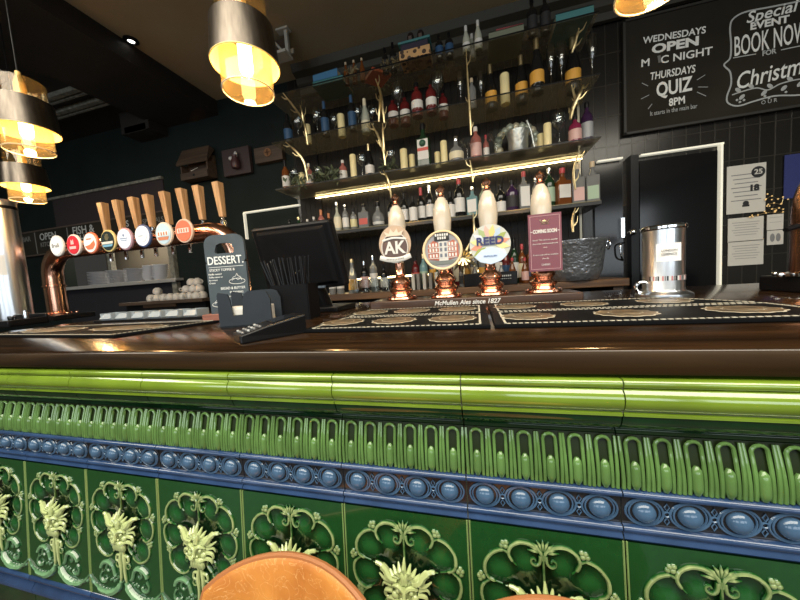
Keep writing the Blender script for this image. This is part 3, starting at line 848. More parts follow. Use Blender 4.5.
def pump(px, label, topz):
    Y = 1.125
    x = XA(px, Y, PZT)
    o_ = thing('beer_hand_pump', label, 'hand pump', (x, Y, PZT), group='hand pumps on the bar')
    MB().lathe(copper_prof, seg=28).build('pump_base', M['copper'], o_)
    m = MB()
    for k in range(6):
        a = 2 * PI * k / 6
        m.ell((0.050 * math.cos(a), 0.050 * math.sin(a), 0.011), (0.006, 0.006, 0.005), 8, 5)
    m.build('base_bolt', M['copper'], o_)
    s = (topz - 0.13 - 0.042) / 0.251
    MB().lathe([(r, 0.13 + z * s) for r, z in handle_prof], seg=24).build('pump_handle', M['ivory'], o_)
    z0 = topz - 0.042
    MB().lathe([(0.0, z0 - .006), (0.013, z0 - .006), (0.015, z0), (0.010, z0 + .005), (0.008, z0 + .011), (0.014, z0 + .017), (0.016, z0 + .024), (0.013, z0 + .031), (0.006, z0 + .035), (0.005, z0 + .038), (0.0, z0 + .042)], seg=16).build('finial', M['copper'], o_)
    return o_


def disc(m, r, y, th, c=(0, 0), n=40, mi=0, sx=1.0, sz=1.0):
    m.prism([(c[0] + r * sx * math.cos(2 * PI * i / n), c[1] + r * sz * math.sin(2 * PI * i / n)) for i in range(n)], y, y + th, mi)


H1 = 0.352 * 1.12 + .016
p1 = pump(402, 'ivory hand pump with the letters AK on its tan shaped clip', H1 - .008)
p2 = pump(446.5, 'ivory hand pump with a round cream-rimmed clip showing a brick pub', H1)
p3 = pump(491.5, 'ivory hand pump with a round coloured leaf clip reading REED', H1 + .002)
p4 = pump(543.5, 'ivory hand pump with a maroon card hung on it announcing COMING SOON', H1)
tan = cmat((0.46, 0.34, 0.24), .35); brown = cmat((0.10, 0.06, 0.05), .4); whit = M['white']
# AK clip: tan horseshoe over a shield, crown, ribbon
yk = -0.052
cl = MB(); zc = 0.196
disc(cl, 0.060, yk, 0.006, (0, zc + .012), mi=0, sz=1.12)
cb = cl.build('pump_clip', tan, p1)
m = MB(); disc(m, 0.046, yk - .003, 0.003, (0, zc - .002), sz=1.1); m.build('clip_face', brown, cb)
m = MB(); m.tube([(0.049 * math.cos(a), yk - .004, zc - .002 + 0.054 * math.sin(a)) for a in [2 * PI * i / 32 for i in range(32)]], .0018, 5, closed=True); m.build('clip_ring', M['white'], cb)
m = MB()
m.prism([(-.028, zc + .040), (.028, zc + .040), (.036, zc + .058), (.018, zc + .050), (.012, zc + .066), (0, zc + .052), (-.012, zc + .066), (-.018, zc + .050), (-.036, zc + .058)], yk - .006, yk - .003)
m.build('clip_crown', cmat((0.68, 0.56, 0.44), .35), cb)
m = MB(); m.tube(cr([(-.058, yk - .004, zc - .034), (-.03, yk - .005, zc - .043), (0, yk - .006, zc - .046), (.03, yk - .005, zc - .043), (.058, yk - .004, zc - .034)]), .009, 8, flat=.35); m.build('clip_ribbon', whit, cb)
m = MB(); m.tube(cr([(-.045, yk - .004, zc + .026), (0, yk - .005, zc + .033), (.045, yk - .004, zc + .026)]), .004, 8, flat=.5); m.build('clip_band', whit, cb)
text('AK', 0.062, whit, cb, (0, yk - .0045, zc - .004), bold=0.0016, width=0.082)
m = MB()
for k in range(11): m.box((-.030 + .006 * k, yk - .0085, zc - .0455 + .0012 * abs(k - 5) * .6), (.0036, .0012, .0052))
m.build('ribbon_print', M['grey_ink'], cb)
# round clip with a brick building
cl = MB(); zc = 0.170; R2 = 0.066
disc(cl, R2, yk, 0.006, (0, zc)); cb = cl.build('pump_clip', cmat((0.30, 0.29, 0.30), .35), p2)
m = MB(); m.tube([(R2 * math.cos(a), yk - .001, zc + R2 * math.sin(a)) for a in [2 * PI * i / 40 for i in range(40)]], .0048, 7, closed=True); m.build('clip_rim', cmat((0.80, 0.62, 0.38), .3), cb)
m = MB()
brk = (0.42, 0.13, 0.08)
m.prism([(-.050, zc - .030), (-.010, zc - .036), (-.010, zc + .024), (-.030, zc + .036), (-.050, zc + .020)], yk - .002, yk, 0)
m.prism([(.056, zc - .026), (.018, zc - .036), (.018, zc + .024), (.040, zc + .034), (.056, zc + .018)], yk - .002, yk, 0)
m.prism([(-.012, zc - .037), (.020, zc - .037), (.020, zc + .030), (-.012, zc + .030)], yk - .003, yk, 1)
for z in (-.018, .002, .020):
    for x in (-.042, -.031, -.020, .026, .036, .047):
        m.box((x, yk - .0025, zc + z), (.006, .002, .011), 2)
    for x in (-.004, .012):
        m.box((x, yk - .0035, zc + z), (.008, .002, .012), 3)
    m.box((0, yk - .0028, zc + z - .009), (.10, .002, .0022), 2)
m.build('clip_building', [cmat(brk, .5), cmat((0.62, 0.60, 0.56), .5), M['white'], cmat((0.14, 0.16, 0.2), .4)], cb)
m = MB(); m.box((0, yk - .003, zc + .048), (.052, .004, .028)); m.build('clip_plaque', M['ink'], cb)
m = MB()
for k in range(6): m.box((-.020 + .008 * k, yk - .0055, zc + .053), (.0055, .001, .0085))
for k in range(4): m.box((-.012 + .008 * k, yk - .0055, zc + .042), (.0055, .001, .0085))
m.build('plaque_print', whit, cb)
m = MB(); m.prism([(-.045, zc - .05), (.045, zc - .05), (.056, zc - .036), (-.056, zc - .036)], yk - .002, yk, 0); m.build('clip_pavement', cmat((0.16, 0.18, 0.17), .5), cb)
# REED clip: coloured leaves
cl = MB(); zc = 0.176; R3 = 0.067
disc(cl, R3, yk, 0.006, (0, zc)); cb = cl.build('pump_clip', cmat((0.52, 0.54, 0.50), .35), p3)
m = MB(); cols = [(0.72, 0.28, 0.18), (0.30, 0.36, 0.10), (0.42, 0.52, 0.66), (0.78, 0.55, 0.20), (0.70, 0.40, 0.34), (0.34, 0.42, 0.20), (0.60, 0.66, 0.72), (0.80, 0.68, 0.30)]
for k in range(16):
    a = 2 * PI * k / 16 + .2; r0 = .016 + .004 * (k % 3); r1 = .066
    wd = .011
    ca, sa = math.cos(a), math.sin(a)
    rm = (r0 + r1) / 2
    m.prism([(r0 * ca, zc + r0 * sa), (rm * ca - wd * sa, zc + rm * sa + wd * ca), (r1 * ca, zc + r1 * sa), (rm * ca + wd * sa, zc + rm * sa - wd * ca)], yk - .0015 - .0002 * (k % 4), yk, k % 8)
m.build('clip_leaf', [cmat(c_, .4) for c_ in cols], cb)
m = MB(); m.prism([(-.052, zc - .040), (-.028, zc - .018), (.002, zc - .010), (.030, zc - .018), (.054, zc - .040), (.034, zc - .058), (0, zc - .068), (-.034, zc - .058)], yk - .003, yk)
m.build('clip_water', cmat((0.55, 0.66, 0.82), .4), cb)
text('REED', .036, cmat((0.03, 0.035, 0.13), .4), cb, (0.0, yk - .004, zc + .010), width=.088, bold=.0012)
text('McMULLEN', .0085, cmat((0.10, 0.18, 0.40), .4), cb, (0, yk - .004, zc - .040), width=.042)
# maroon card hanging from the fourth pump
ccx = (P(546, 247, 1.12 - .06).x - p4.location.x)
cd = thing('notice_card', 'maroon card reading COMING SOON hung over the fourth hand pump', 'card', (p4.location.x + ccx, 1.072, PZT))
mz = cmat((0.17, 0.05, 0.068), .35); mz2 = cmat((0.55, 0.34, 0.36), .5)
z0, z1 = P(546, 271, 1.066).z - PZT, P(546, 213, 1.066).z - PZT
cw = P(563, 245, 1.066).x - P(529.5, 245, 1.066).x
MB().box((0, 0, (z0 + z1) / 2), (cw, .003, z1 - z0)).build('card_sheet', mz, cd, rot=(0, 0, 0))
m = MB(); zz = (z0 + z1) / 2; hh = (z1 - z0) / 2 - .007; ww = cw / 2 - .006
for a in ((0, hh, ww * 2, .0011), (0, -hh, ww * 2, .0011)): m.box((a[0], -.002, zz + a[1]), (a[2], .001, a[3]))
for a in (-ww, ww): m.box((a, -.002, zz), (.0011, .001, hh * 2))
m.build('card_border', mz2, cd)
text('COMING SOON', .016, whit, cd, (0, -.002, zz + hh * .42), width=cw * .72, bold=.0006)
m = MB(); m.box((-cw * .41, -.002, zz + hh * .42), (.006, .001, .002)); m.box((cw * .41, -.002, zz + hh * .42), (.006, .001, .002)); m.build('card_dash', whit, cd)
for i, tx in enumerate(('Sorry! This ale is so popular', 'that it has unfortunately sold', 'out', '', 'A new cask will be available', 'shortly')):
    if tx: text(tx, .0062, whit, cd, (0, -.002, zz + hh * (.10 - .14 * i)), width=cw * (.76 if len(tx) > 10 else .12 if tx == 'out' else .2))
text('CHEERS', .008, whit, cd, (0, -.002, zz - hh * .84), width=cw * .26)
m = MB(); m.ell((0, -.002, zz + hh * .80), (.006, .001, .004), 8, 5); m.tube(cr([(-.014, -.002, zz + hh * .86), (-.006, -.002, zz + hh * .74), (0, -.002, zz + hh * .86), (.006, -.002, zz + hh * .74), (.014, -.002, zz + hh * .86)]), .0013, 5); m.tube([(-.012, -.002, zz + hh * .70), (.012, -.002, zz + hh * .70)], .001, 5)
m.build('card_crest', M['gold'], cd)

# ================================================================== STEEL CANISTER
cx = XA(663, 1.03, 1.2)
ca_ = thing('drinks_canister', 'tall polished steel dispenser canister with a white label standing on the bar', 'canister', (cx, 1.03, BZ))
ro, rt_ = 0.051, 0.052
MB().lathe([(0, 0), (.068, 0), (.070, .006), (.069, .016), (.062, .021), (.054, .024), (.0505, .030), (.0505, .200), (.0, .200)], seg=40).build('canister_body', M['steel'], ca_)
MB().lathe([(0, .200), (.053, .200), (.056, .203), (.056, .209), (.052, .213), (.048, .214), (.048, .209), (0, .209)], seg=40).build('canister_rim', M['chrome'], ca_)
m = MB()
m._add([( .0512 * math.sin(a), -.0512 * math.cos(a), z) for z in (.110, .160) for a in [-.78 + 1.2 * i / 8 for i in range(9)]], [(i, i + 1, 10 + i, 9 + i) for i in range(8)])
lb = m.build('canister_label', M['label_white'], ca_)
for i, (tx, z) in enumerate((('LONDON', .140), ('ESSENCE', .130))):
    text(tx, .0095, M['grey_ink'], lb, (-.0525 * math.sin(.2), -.0525 * math.cos(.2), z), rot=(PI / 2, 0, -.2), width=.036)
m = MB()
for k in range(22):
    a = -1.1 + 2.2 * k / 21
    m.box((.0508 * math.sin(a), -.0508 * math.cos(a), .062), (.0034, .0012, .013), k % 4, rot=(0, 0, a))
m.build('canister_band', [M['ink'], M['white'], cmat((.5, .2, .2), .4), M['grey_ink']], ca_)
m = MB(); m.tube(cr([(-.050, 0, .052), (-.068, -.004, .050), (-.075, -.004, .036), (-.066, -.002, .022), (-.056, 0, .020)]), .005, 8); m.build('side_tap', M['chrome'], ca_)

ca_.scale = (.94, .94, .98)

# ================================================================== COPPER TAP FONT AT THE TILL END
FY = 1.28
def bx(px, py, Y): return P(px, py, Y)
cl0 = PZ(56, 314, BZ + .03); fx0 = P(55, 290, FY).x; fx1 = P(237, 250, FY).x
pz = CZ + .232 * FY
ft = thing('beer_font', 'long copper pipe font on two copper columns with a row of round badges', 'beer font', (fx0, FY, BZ + .0))
MB().box((0.02, 0, .015), (.26, .20, .03)).build('font_foot', M['black'], ft, bevel=.004)
MB().box((fx1 - fx0, 0, .015), (.2, .20, .03)).build('font_foot', M['black'], ft, bevel=.004)
pzl = pz - BZ
pipe = [(0, 0, .03), (0, 0, pzl - .15)] + [(.15 - .15 * math.cos(a), 0, pzl - .15 + .15 * math.sin(a)) for a in [PI / 2 * i / 8 for i in range(1, 9)]]
L_ = fx1 - fx0
pipe += [(L_ * .5, 0, pzl)] + [(L_ - .15 + .15 * math.sin(a), 0, pzl - .15 + .15 * math.cos(a)) for a in [PI / 2 * i / 8 for i in range(0, 9)]] + [(L_, 0, .03)]
MB().tube(pipe, .047, 24).build('copper_pipe', M['copper'], ft)
m = MB()
for xx in (0, L_):
    m.lathe([(.047, .03), (.062, .03), (.062, .040), (.052, .046), (.047, .046)], (xx, 0, 0), 24)
    m.lathe([(.047, .20), (.052, .203), (.052, .212), (.047, .215)], (xx, 0, 0), 24)
m.build('column_collar', M['copper'], ft)
m = MB()
for xx in (0, L_):
    for k in range(6):
        a = PI / 3 * k
        m.ell((xx + .078 * math.cos(a), .078 * math.sin(a), .036), (.010, .010, .009), 8, 5)
m.build('foot_bolt', M['copper'], ft)
bpx = [(58, 246), (75, 245), (92, 243), (109.5, 241), (126, 239), (144, 236), (165, 234), (185, 231)]
hpx = [108, 123, 139, 153, 170, 187, 203, 223]
badge_cols = [((.80, .80, .78), (.80, .80, .78), 'tai'), ((.55, .03, .045), (.75, .70, .68), ''), ((.80, .78, .74), (.62, .16, .08), ''), ((.02, .03, .03), (.62, .50, .22), ''), ((.62, .70, .80), (.42, .25, .30), ''), ((.78, .80, .84), (.06, .09, .20), ''), ((.42, .55, .62), (.70, .60, .50), ''), ((.62, .16, .09), (.70, .50, .38), '')]
zb = CZ + .250 * 1.15
tap_handle_me = None
for k in range(8):
    bp_ = P(*bpx[k], 1.15); xx = bp_.x - fx0; dz = bp_.z - BZ
    c1, c2, _ = badge_cols[k]
    m = MB(); m.tube([(xx, -.128, dz), (xx, -.04, pzl + .0)], .010, 10); m.build('badge_arm', M['copper'], ft)
    rb_ = .052
    bg = MB(); disc(bg, rb_, -.137, .012, (xx, dz), sz=1.08); bg = bg.build('badge', cmat(c2, .3), ft, bevel=.003)
    m = MB(); disc(m, rb_ * .86, -.1395, .004, (xx, dz), sz=1.08); fc = m.build('badge_face', mat('lit_badge_%d' % k, c1, .25, emit=c1, estr=.28), bg)
    yy = -.1405
    if k == 0:
        text('fruli', .030, M['grey_ink'], fc, (xx, yy, dz), width=.056)
    elif k == 1:
        m = MB(); m.prism([(xx - .012, dz + .002), (xx + .012, dz + .002), (xx + .008, dz + .028), (xx, dz + .018), (xx - .008, dz + .028)], yy - .001, yy); m.prism([(xx - .024, dz - .022), (xx + .024, dz - .022), (xx + .024, dz - .008), (xx - .024, dz - .008)], yy - .001, yy); m.build('badge_print', cmat((.85, .55, .55), .4), fc)
    elif k == 2:
        m = MB(); m.prism([(xx - .036, dz - .016), (xx - .018, dz - .034), (xx + .018, dz - .034), (xx + .038, dz - .012), (xx + .034, dz + .010), (xx, dz - .010)], yy - .001, yy); m.box((xx - .004, yy, dz + .020), (.036, .001, .006)); m.build('badge_print', cmat((.68, .20, .10), .4), fc)
    elif k == 3:
        m = MB(); m.prism([(xx - .012, dz + .004), (xx + .004, dz + .002), (xx + .012, dz + .014), (xx + .008, dz + .034), (xx - .008, dz + .034), (xx - .014, dz + .018)], yy - .001, yy); m.build('badge_print', M['gold'], fc)
        m = MB(); m.prism([(xx - .038, dz - .016), (xx + .038, dz - .016), (xx + .039, dz - .004), (xx - .039, dz - .004)], yy - .001, yy, 0); m.prism([(xx - .030, dz - .030), (xx + .030, dz - .030), (xx + .037, dz - .019), (xx - .037, dz - .019)], yy - .001, yy, 1); m.build('badge_band', [M['white'], cmat((.16, .38, .58), .4)], fc)
    elif k == 4:
        m = MB(); m.box((xx, yy, dz + .002), (.050, .001, .004)); m.box((xx, yy, dz - .008), (.040, .001, .003)); m.ell((xx, yy, dz + .018), (.008, .001, .007), 8, 5); m.build('badge_print', cmat((.25, .32, .48), .4), fc)
    elif k == 5:
        m = MB(); disc(m, .030, yy - .002, .002, (xx + .002, dz)); m.build('badge_print', cmat((.84, .86, .90), .3), fc)
        m = MB(); m.box((xx - .006, yy - .003, dz), (.03, .001, .005)); m.build('badge_band', cmat((.45, .55, .68), .3), fc)
    elif k == 6:
        m = MB(); m.prism([(xx - .034, dz - .012), (xx + .034, dz - .012), (xx + .036, dz + .012), (xx - .036, dz + .012)], yy - .001, yy, 0); m.prism([(xx - .028, dz - .030), (xx + .028, dz - .030), (xx + .035, dz - .015), (xx - .035, dz - .015)], yy - .001, yy, 1)
        for q in range(4): m.box((xx - .024 + .016 * q, yy - .002, dz), (.007, .001, .016), 1)
        m.build('badge_print', [cmat((.70, .82, .84), .3), cmat((.58, .22, .12), .4)], fc)
    else:
        m = MB(); m.prism([(xx - .034, dz - .010), (xx + .034, dz - .010), (xx + .034, dz + .012), (xx - .034, dz + .012)], yy - .001, yy, 0)
        for q in range(4): m.box((xx - .022 + .015 * q, yy - .002, dz + .001), (.006, .001, .015), 1)
        m.build('badge_print', [cmat((.78, .66, .58), .4), cmat((.62, .14, .07), .4)], fc)
    hx = XA(hpx[k], 1.40, CZ + .28 * 1.4) - fx0
    hz0, hz1 = CZ + .283 * 1.4 - BZ, CZ + (.418) * 1.4 - BZ
    hy = .12
    m = MB(); m.tube([(hx, .03, pzl), (hx, .09, pzl + .02), (hx, hy, pzl + .03)], .014, 10); m.lathe([(.0, pzl + .0), (.017, pzl + .0), (.017, hz0 - .02), (.009, hz0 - .015), (.009, hz0)], (hx, hy, 0), 14); m.build('tap_body', M['chrome'], ft)
    m = MB(); m.tube([(hx, hy, pzl + .01), (hx, hy, 1.44 - BZ)], .010, 10); m.build('tap_spout', M['chrome'], ft)
    s0, s1 = .0135, .0215; lean = -.010 - .002 * (k % 3)
    v8 = [(hx - s0, hy - s0, hz0), (hx + s0, hy - s0, hz0), (hx + s0, hy + s0, hz0), (hx - s0, hy + s0, hz0), (hx - s1 + lean, hy - s1, hz1), (hx + s1 + lean, hy - s1, hz1), (hx + s1 + lean, hy + s1, hz1), (hx - s1 + lean, hy + s1, hz1)]
    m = MB(); m._add(v8, [(3, 2, 1, 0), (4, 5, 6, 7), (0, 1, 5, 4), (1, 2, 6, 5), (2, 3, 7, 6), (3, 0, 4, 7)]); m.build('tap_handle', M['tap_wood'], ft, bevel=.004, smooth=False)

# chrome column at the end of the bar
q = PZ(14, 312, BZ)
kx = P(8, 250, 1.10).x
kf = thing('chrome_column', 'chrome cylinder dispenser with white label standing before the copper font', 'dispenser', (kx - .02, 1.10, BZ))
kh = P(12, 198, 1.10).z - BZ
MB().lathe([(0, 0), (.09, 0), (.09, .012), (.066, .02), (.066, kh - .008), (.068, kh - .006), (.070, kh), (.064, kh + .002), (0, kh)], seg=36).build('column_body', M['steel'], kf)
MB().lathe([(.0665, kh * .93), (.068, kh * .93), (.068, kh * .955), (.0665, kh * .955)], seg=36).build('column_ring', M['black'], kf)
m = MB(); m._add([(.0668 * math.sin(a), -.0668 * math.cos(a), z) for z in (kh * .40, kh * .56) for a in [.2 + .85 * i / 8 for i in range(9)]], [(i, i + 1, 10 + i, 9 + i) for i in range(8)]); m.build('column_label', M['white'], kf)
m = MB(); m._add([(.0668 * math.sin(a), -.0668 * math.cos(a), z) for z in (kh * .70, kh * .86) for a in [.2 + .7 * i / 8 for i in range(9)]], [(i, i + 1, 10 + i, 9 + i) for i in range(8)]); m.build('column_badge', cmat((.30, .38, .50), .3), kf)
# dark tray with cloths beside it
q = PZ(8, 316, BZ)
ty = thing('bar_tray', 'black plastic tray with small steel pieces in front of the chrome column', 'tray', (XA(2, 1.0, 1.115), 1.0, BZ), (0, 0, .15))
m = MB(); m.box((0, 0, .006), (.34, .16, .012)); m.box((0, .075, .03), (.34, .012, .05)); m.box((0, -.075, .02), (.34, .012, .03)); m.box((.165, 0, .02), (.012, .15, .03)); m.build('tray_body', M['black'], ty, bevel=.004)
m = MB(); m.lathe([(0, .012), (.014, .012), (.016, .05), (.013, .052), (0, .05)], (.05, .01, 0)); m.lathe([(0, .012), (.012, .012), (.012, .075), (0, .076)], (.11, .03, 0)); m.build('steel_cap', M['chrome'], ty)

# steel clip rack (six open chrome holders) in front of the font
a0, a1 = P(108, 318, 1.12), P(214, 316, 1.12)
a0 = Vector((XA(111, 1.05, 1.115), 1.05, BZ)); a1x = XA(210, 1.05, 1.115)
dt = thing('drip_tray', 'low drip tray with a row of six bright steel holders on the bar', 'drip tray', (a0.x, 1.05, BZ))
dl_ = a1x - a0.x
MB().box((dl_ / 2, 0, .005), (dl_ + .04, .12, .010)).build('tray_base', M['black'], dt, bevel=.002)
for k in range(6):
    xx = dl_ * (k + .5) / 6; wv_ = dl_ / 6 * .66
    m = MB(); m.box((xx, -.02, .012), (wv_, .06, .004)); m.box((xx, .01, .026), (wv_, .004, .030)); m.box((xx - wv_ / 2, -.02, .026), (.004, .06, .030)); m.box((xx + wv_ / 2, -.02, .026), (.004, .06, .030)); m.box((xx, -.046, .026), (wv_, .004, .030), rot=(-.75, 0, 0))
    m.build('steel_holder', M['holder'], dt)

# ================================================================== DESSERT BOARD, HOLDERS, TILL, CARD MACHINE
DY = 0.90
ql, qr = P(211, 315, DY), P(257, 315, DY)
dbx = (ql.x + qr.x) / 2 - .005; dbw = 0.150
dh = P(228, 234, DY).z - BZ
db = thing('dessert_board', 'grey chalk board with arched handle hole reading DESSERT beside the card machine', 'menu board', (dbx, DY, BZ), (0, 0, math.radians(10)))
outer = [(-dbw / 2, .008), (dbw / 2, .008), (dbw / 2, dh - .035)] + [(dbw / 2 - .035 + .035 * math.cos(a), dh - .035 + .035 * math.sin(a)) for a in [PI / 2 * i / 6 for i in range(1, 7)]] + [(-dbw / 2 + .035 - .035 * math.sin(a), dh - .035 + .035 * math.cos(a)) for a in [PI / 2 * i / 6 for i in range(0, 7)]]
# board with a real handle hole: build as strips around the opening
hz0, hz1, hw = dh - .066, dh - .030, .036
def ringfaces(m, out_pts, in_pts, y0, y1):
    n = len(out_pts)
    vs = [(x, y, z) for y in (y0, y1) for x, z in out_pts] + [(x, y, z) for y in (y0, y1) for x, z in in_pts]
    fs = []
    for i in range(n):
        j = (i + 1) % n
        fs += [(i, j, 2 * n + j, 2 * n + i), (n + i, 3 * n + i, 3 * n + j, n + j), (i, n + i, n + j, j), (2 * n + i, 2 * n + j, 3 * n + j, 3 * n + i)]
    m._add(vs, fs)


def resample(poly, ctr, n=48):
    """points where rays from ctr meet a star-shaped outline"""
    out = []
    for k in range(n):
        a = 2 * PI * k / n; dx, dz = math.cos(a), math.sin(a); best = None
        for i in range(len(poly)):
            (x1, z1), (x2, z2) = poly[i], poly[(i + 1) % len(poly)]
            ex, ez = x2 - x1, z2 - z1; den = dx * ez - dz * ex
            if abs(den) < 1e-12: continue
            t_ = ((x1 - ctr[0]) * ez - (z1 - ctr[1]) * ex) / den; u_ = ((x1 - ctr[0]) * dz - (z1 - ctr[1]) * dx) / den
            if t_ > 0 and -1e-6 <= u_ <= 1 + 1e-6 and (best is None or t_ > best): best = t_
        out.append((ctr[0] + dx * best, ctr[1] + dz * best))
    return out


m = MB(); split = dh - .10
m.prism([(-dbw / 2, .008), (dbw / 2, .008), (dbw / 2, split), (-dbw / 2, split)], -.005, .005)
up = [(-dbw / 2, split), (dbw / 2, split), (dbw / 2, dh - .035)] + outer[3:]
ctr = (0, (hz0 + hz1) / 2)
hole = [(-hw, hz0), (hw, hz0), (hw, hz0 + .012), (hw * .8, hz1 - .006), (hw * .4, hz1), (-hw * .4, hz1), (-hw * .8, hz1 - .006), (-hw, hz0 + .012)]
ringfaces(m, resample(up, ctr), resample(hole, ctr), -.005, .005)
m.build('board_panel', M['slate'], db, smooth=False)
MB().box((-.02, .012, .014), (.17, .055, .028)).build('board_foot', M['block_wood'], db, bevel=.002)
yb = -.0055
text('DESSERT.', .040, M['chalk'], db, (0, yb, dh - .092), width=.134, bold=.0004)
m = MB(); m.box((0, yb, dh - .114), (.13, .0006, .0014)); m.build('chalk_line', M['chalk'], db)
text('STICKY TOFFEE &', .0125, M['chalk'], db, (-.016, yb, dh - .125), width=.095)
for i, (tx, ww_) in enumerate((('Vanilla custard', .05), ('Toffee sauce or', .055), ('Ice cream', .04), ('Cream', .022))):
    text(tx, .0085, M['chalk'], db, (-.070, yb, dh - .139 - .0105 * i), width=None, align='LEFT', shear=.2)
text('BREAD & BUTTER', .013, M['chalk'], db, (.018, yb, dh - .192), width=.092)
text('PUDDING', .010, M['chalk'], db, (.03, yb, dh - .207), width=.05)
text('Vanilla custard', .0075, M['chalk'], db, (.03, yb, dh - .222), width=.06, shear=.2)
m = MB()
def chalk(pts, r=.0009): m.tube(cr([(a, yb, b_) for a, b_ in pts], 4), r, 4)
for (ox, oz, k) in ((.036, dh - .162, 1.0), (-.040, dh - .243, .9)):
    chalk([(ox + .030 * k * math.cos(a), oz - .006 * k + .010 * k * math.sin(a)) for a in [2 * PI * i / 14 for i in range(15)]])
    chalk([(ox - .019 * k, oz - .004 * k), (ox - .014 * k, oz + .008 * k), (ox - .004 * k, oz + .012 * k), (ox + .001 * k, oz + .020 * k), (ox + .006 * k, oz + .012 * k), (ox + .014 * k, oz + .008 * k), (ox + .018 * k, oz - .004 * k)])
    chalk([(ox - .015 * k, oz), (ox - .004 * k, oz + .004 * k), (ox + .004 * k, oz - .001 * k), (ox + .014 * k, oz + .004 * k)])
m.build('chalk_drawing', M['chalk'], db)

# dark napkin holder with a U-shaped slot
NY = 0.74
nl, nr = P(219, 308, NY), P(271, 308, NY)
nh = P(250, 290, NY).z - BZ
nw = (nr.x - nl.x) * .86
nb = thing('napkin_holder', 'dark grey napkin holder with a deep slot in front of the dessert board', 'napkin holder', ((nl.x + nr.x) / 2, NY, BZ), (0, 0, math.radians(14)))
m = MB()
s0, s1 = -nw * .26, -nw * .02
for y in (0, .075):
    m.prism([(-nw / 2, 0), (nw / 2, 0), (nw / 2, nh - .03), (nw / 2 - .010, nh - .008), (nw / 2 - .028, nh - .002), (s1 + .018, nh - .002), (s1 + .004, nh - .012), (s1, nh - .028), (s1 - .004, nh * .34), (s0 + .004, nh * .34), (s0, nh - .028), (s0 - .006, nh - .008), (-nw / 2 + .004, nh - .002), (-nw / 2, nh - .01)], y, y + .005)
m.box((0, .04, .003), (nw, .08, .006))
m.build('holder_body', M['slate_dark'], nb, smooth=False)
np_ = tag(MB().box((0, .038, nh * .26), (nw * .8, .05, nh * .48)).box((-nw * .10, .02, nh * .24), (nw * .30, .02, nh * .44)).build('napkins', M['paper'], None, (nb.location.x, nb.location.y, BZ + .006), (0, 0, math.radians(14)), bevel=.003), 'wad of white paper napkins held in the dark grey holder', 'napkins', kind='stuff')

# straw box
SY = 0.885
bl, br_ = P(281, 308, SY), P(313, 308, SY)
sh = P(297, 284, SY).z - BZ
sb = thing('straw_box', 'matt black open box holding black straws beside the till screen', 'box', ((bl.x + br_.x) / 2, SY, BZ), (0, 0, math.radians(8)))
sw = br_.x - bl.x
m = MB()
for y in (-.04, .04): m.box((0, y, sh / 2), (sw, .005, sh))
for x in (-sw / 2, sw / 2): m.box((x, 0, sh / 2), (.005, .085, sh))
m.box((0, 0, .003), (sw, .08, .006)); m.build('box_body', M['black_matt'], sb)
m = MB(); disc(m, .017, -.048, .005, (-sw * .66, sh * .5)); m.build('price_disc', cmat((.45, .34, .16), .4), sb)
straw_me = MB().tube([(0, 0, 0), (0, 0, .20)], .0034, 7).mesh('straw', [M['black']])
for k in range(18):
    px_ = 268 + 46 * k / 17 + random.uniform(-1, 1)
    tp_ = P(px_ - 4 + random.uniform(-2, 2), 262 + random.uniform(-3, 5), SY + random.uniform(-.02, .02))
    bt_ = Vector((sb.location.x + (k / 17 - .5) * sw * .75, SY + random.uniform(-.02, .02), BZ + .008))
    dv = tp_ - bt_
    s_ = bpy.data.objects.new('straw', straw_me); COL.objects.link(s_); s_.location = bt_
    s_.rotation_mode = 'XYZ'; s_.rotation_euler = dv.to_track_quat('Z', 'Y').to_euler()
    tag(s_, 'black drinking straw standing among the bundle in the black box', 'straw', 'black straws in the box')

# till screen seen from behind
ty_ = 1.05
ti = thing('till_screen', 'large black till screen seen from behind, tilted on its stand', 'till', (P(322, 300, 1.10).x, 1.12, BZ))
c4 = [P(250, 229, 1.06), P(328, 219, .98), P(346, 286, 1.04), P(269, 296, 1.12)]
L4 = [q - ti.location for q in c4]
nrm = (L4[1] - L4[0]).cross(L4[3] - L4[0]).normalized()
if nrm.y > 0: nrm = -nrm
m = MB(); bk = -nrm * .035
m._add([tuple(q) for q in L4] + [tuple(q + bk) for q in L4], [(0, 1, 2, 3), (7, 6, 5, 4), (0, 4, 5, 1), (1, 5, 6, 2), (2, 6, 7, 3), (3, 7, 4, 0)])
m.build('screen_casing', M['black'], ti, bevel=.010, smooth=False)
ctr_ = sum(L4, Vector()) / 4
m = MB(); m._add([tuple(ctr_ + (q - ctr_) * .80 + nrm * .012 * (1 if i < 9 else 0)) for i, q in enumerate(L4)] + [tuple(ctr_ + (q - ctr_) * .86) for q in L4], [(0, 1, 2, 3), (0, 4, 5, 1), (1, 5, 6, 2), (2, 6, 7, 3), (3, 7, 4, 0)])
m.build('screen_back', M['black_matt'], ti, bevel=.004, smooth=False)
m = MB(); m.box((.0, .0, .01), (.20, .18, .02)); m.tube([(0, .0, .01), (-.02, -.02, .09), tuple(ctr_ * .9 + Vector((0, 0, -.02)))], .035, 12); m.build('till_stand', M['black'], ti, bevel=.004)
m = MB(); q = P(318, 287, 1.02) - ti.location; m.box(q, (.06, .01, .008)); m.build('port_cover', cmat((.10, .13, .17), .3), ti)

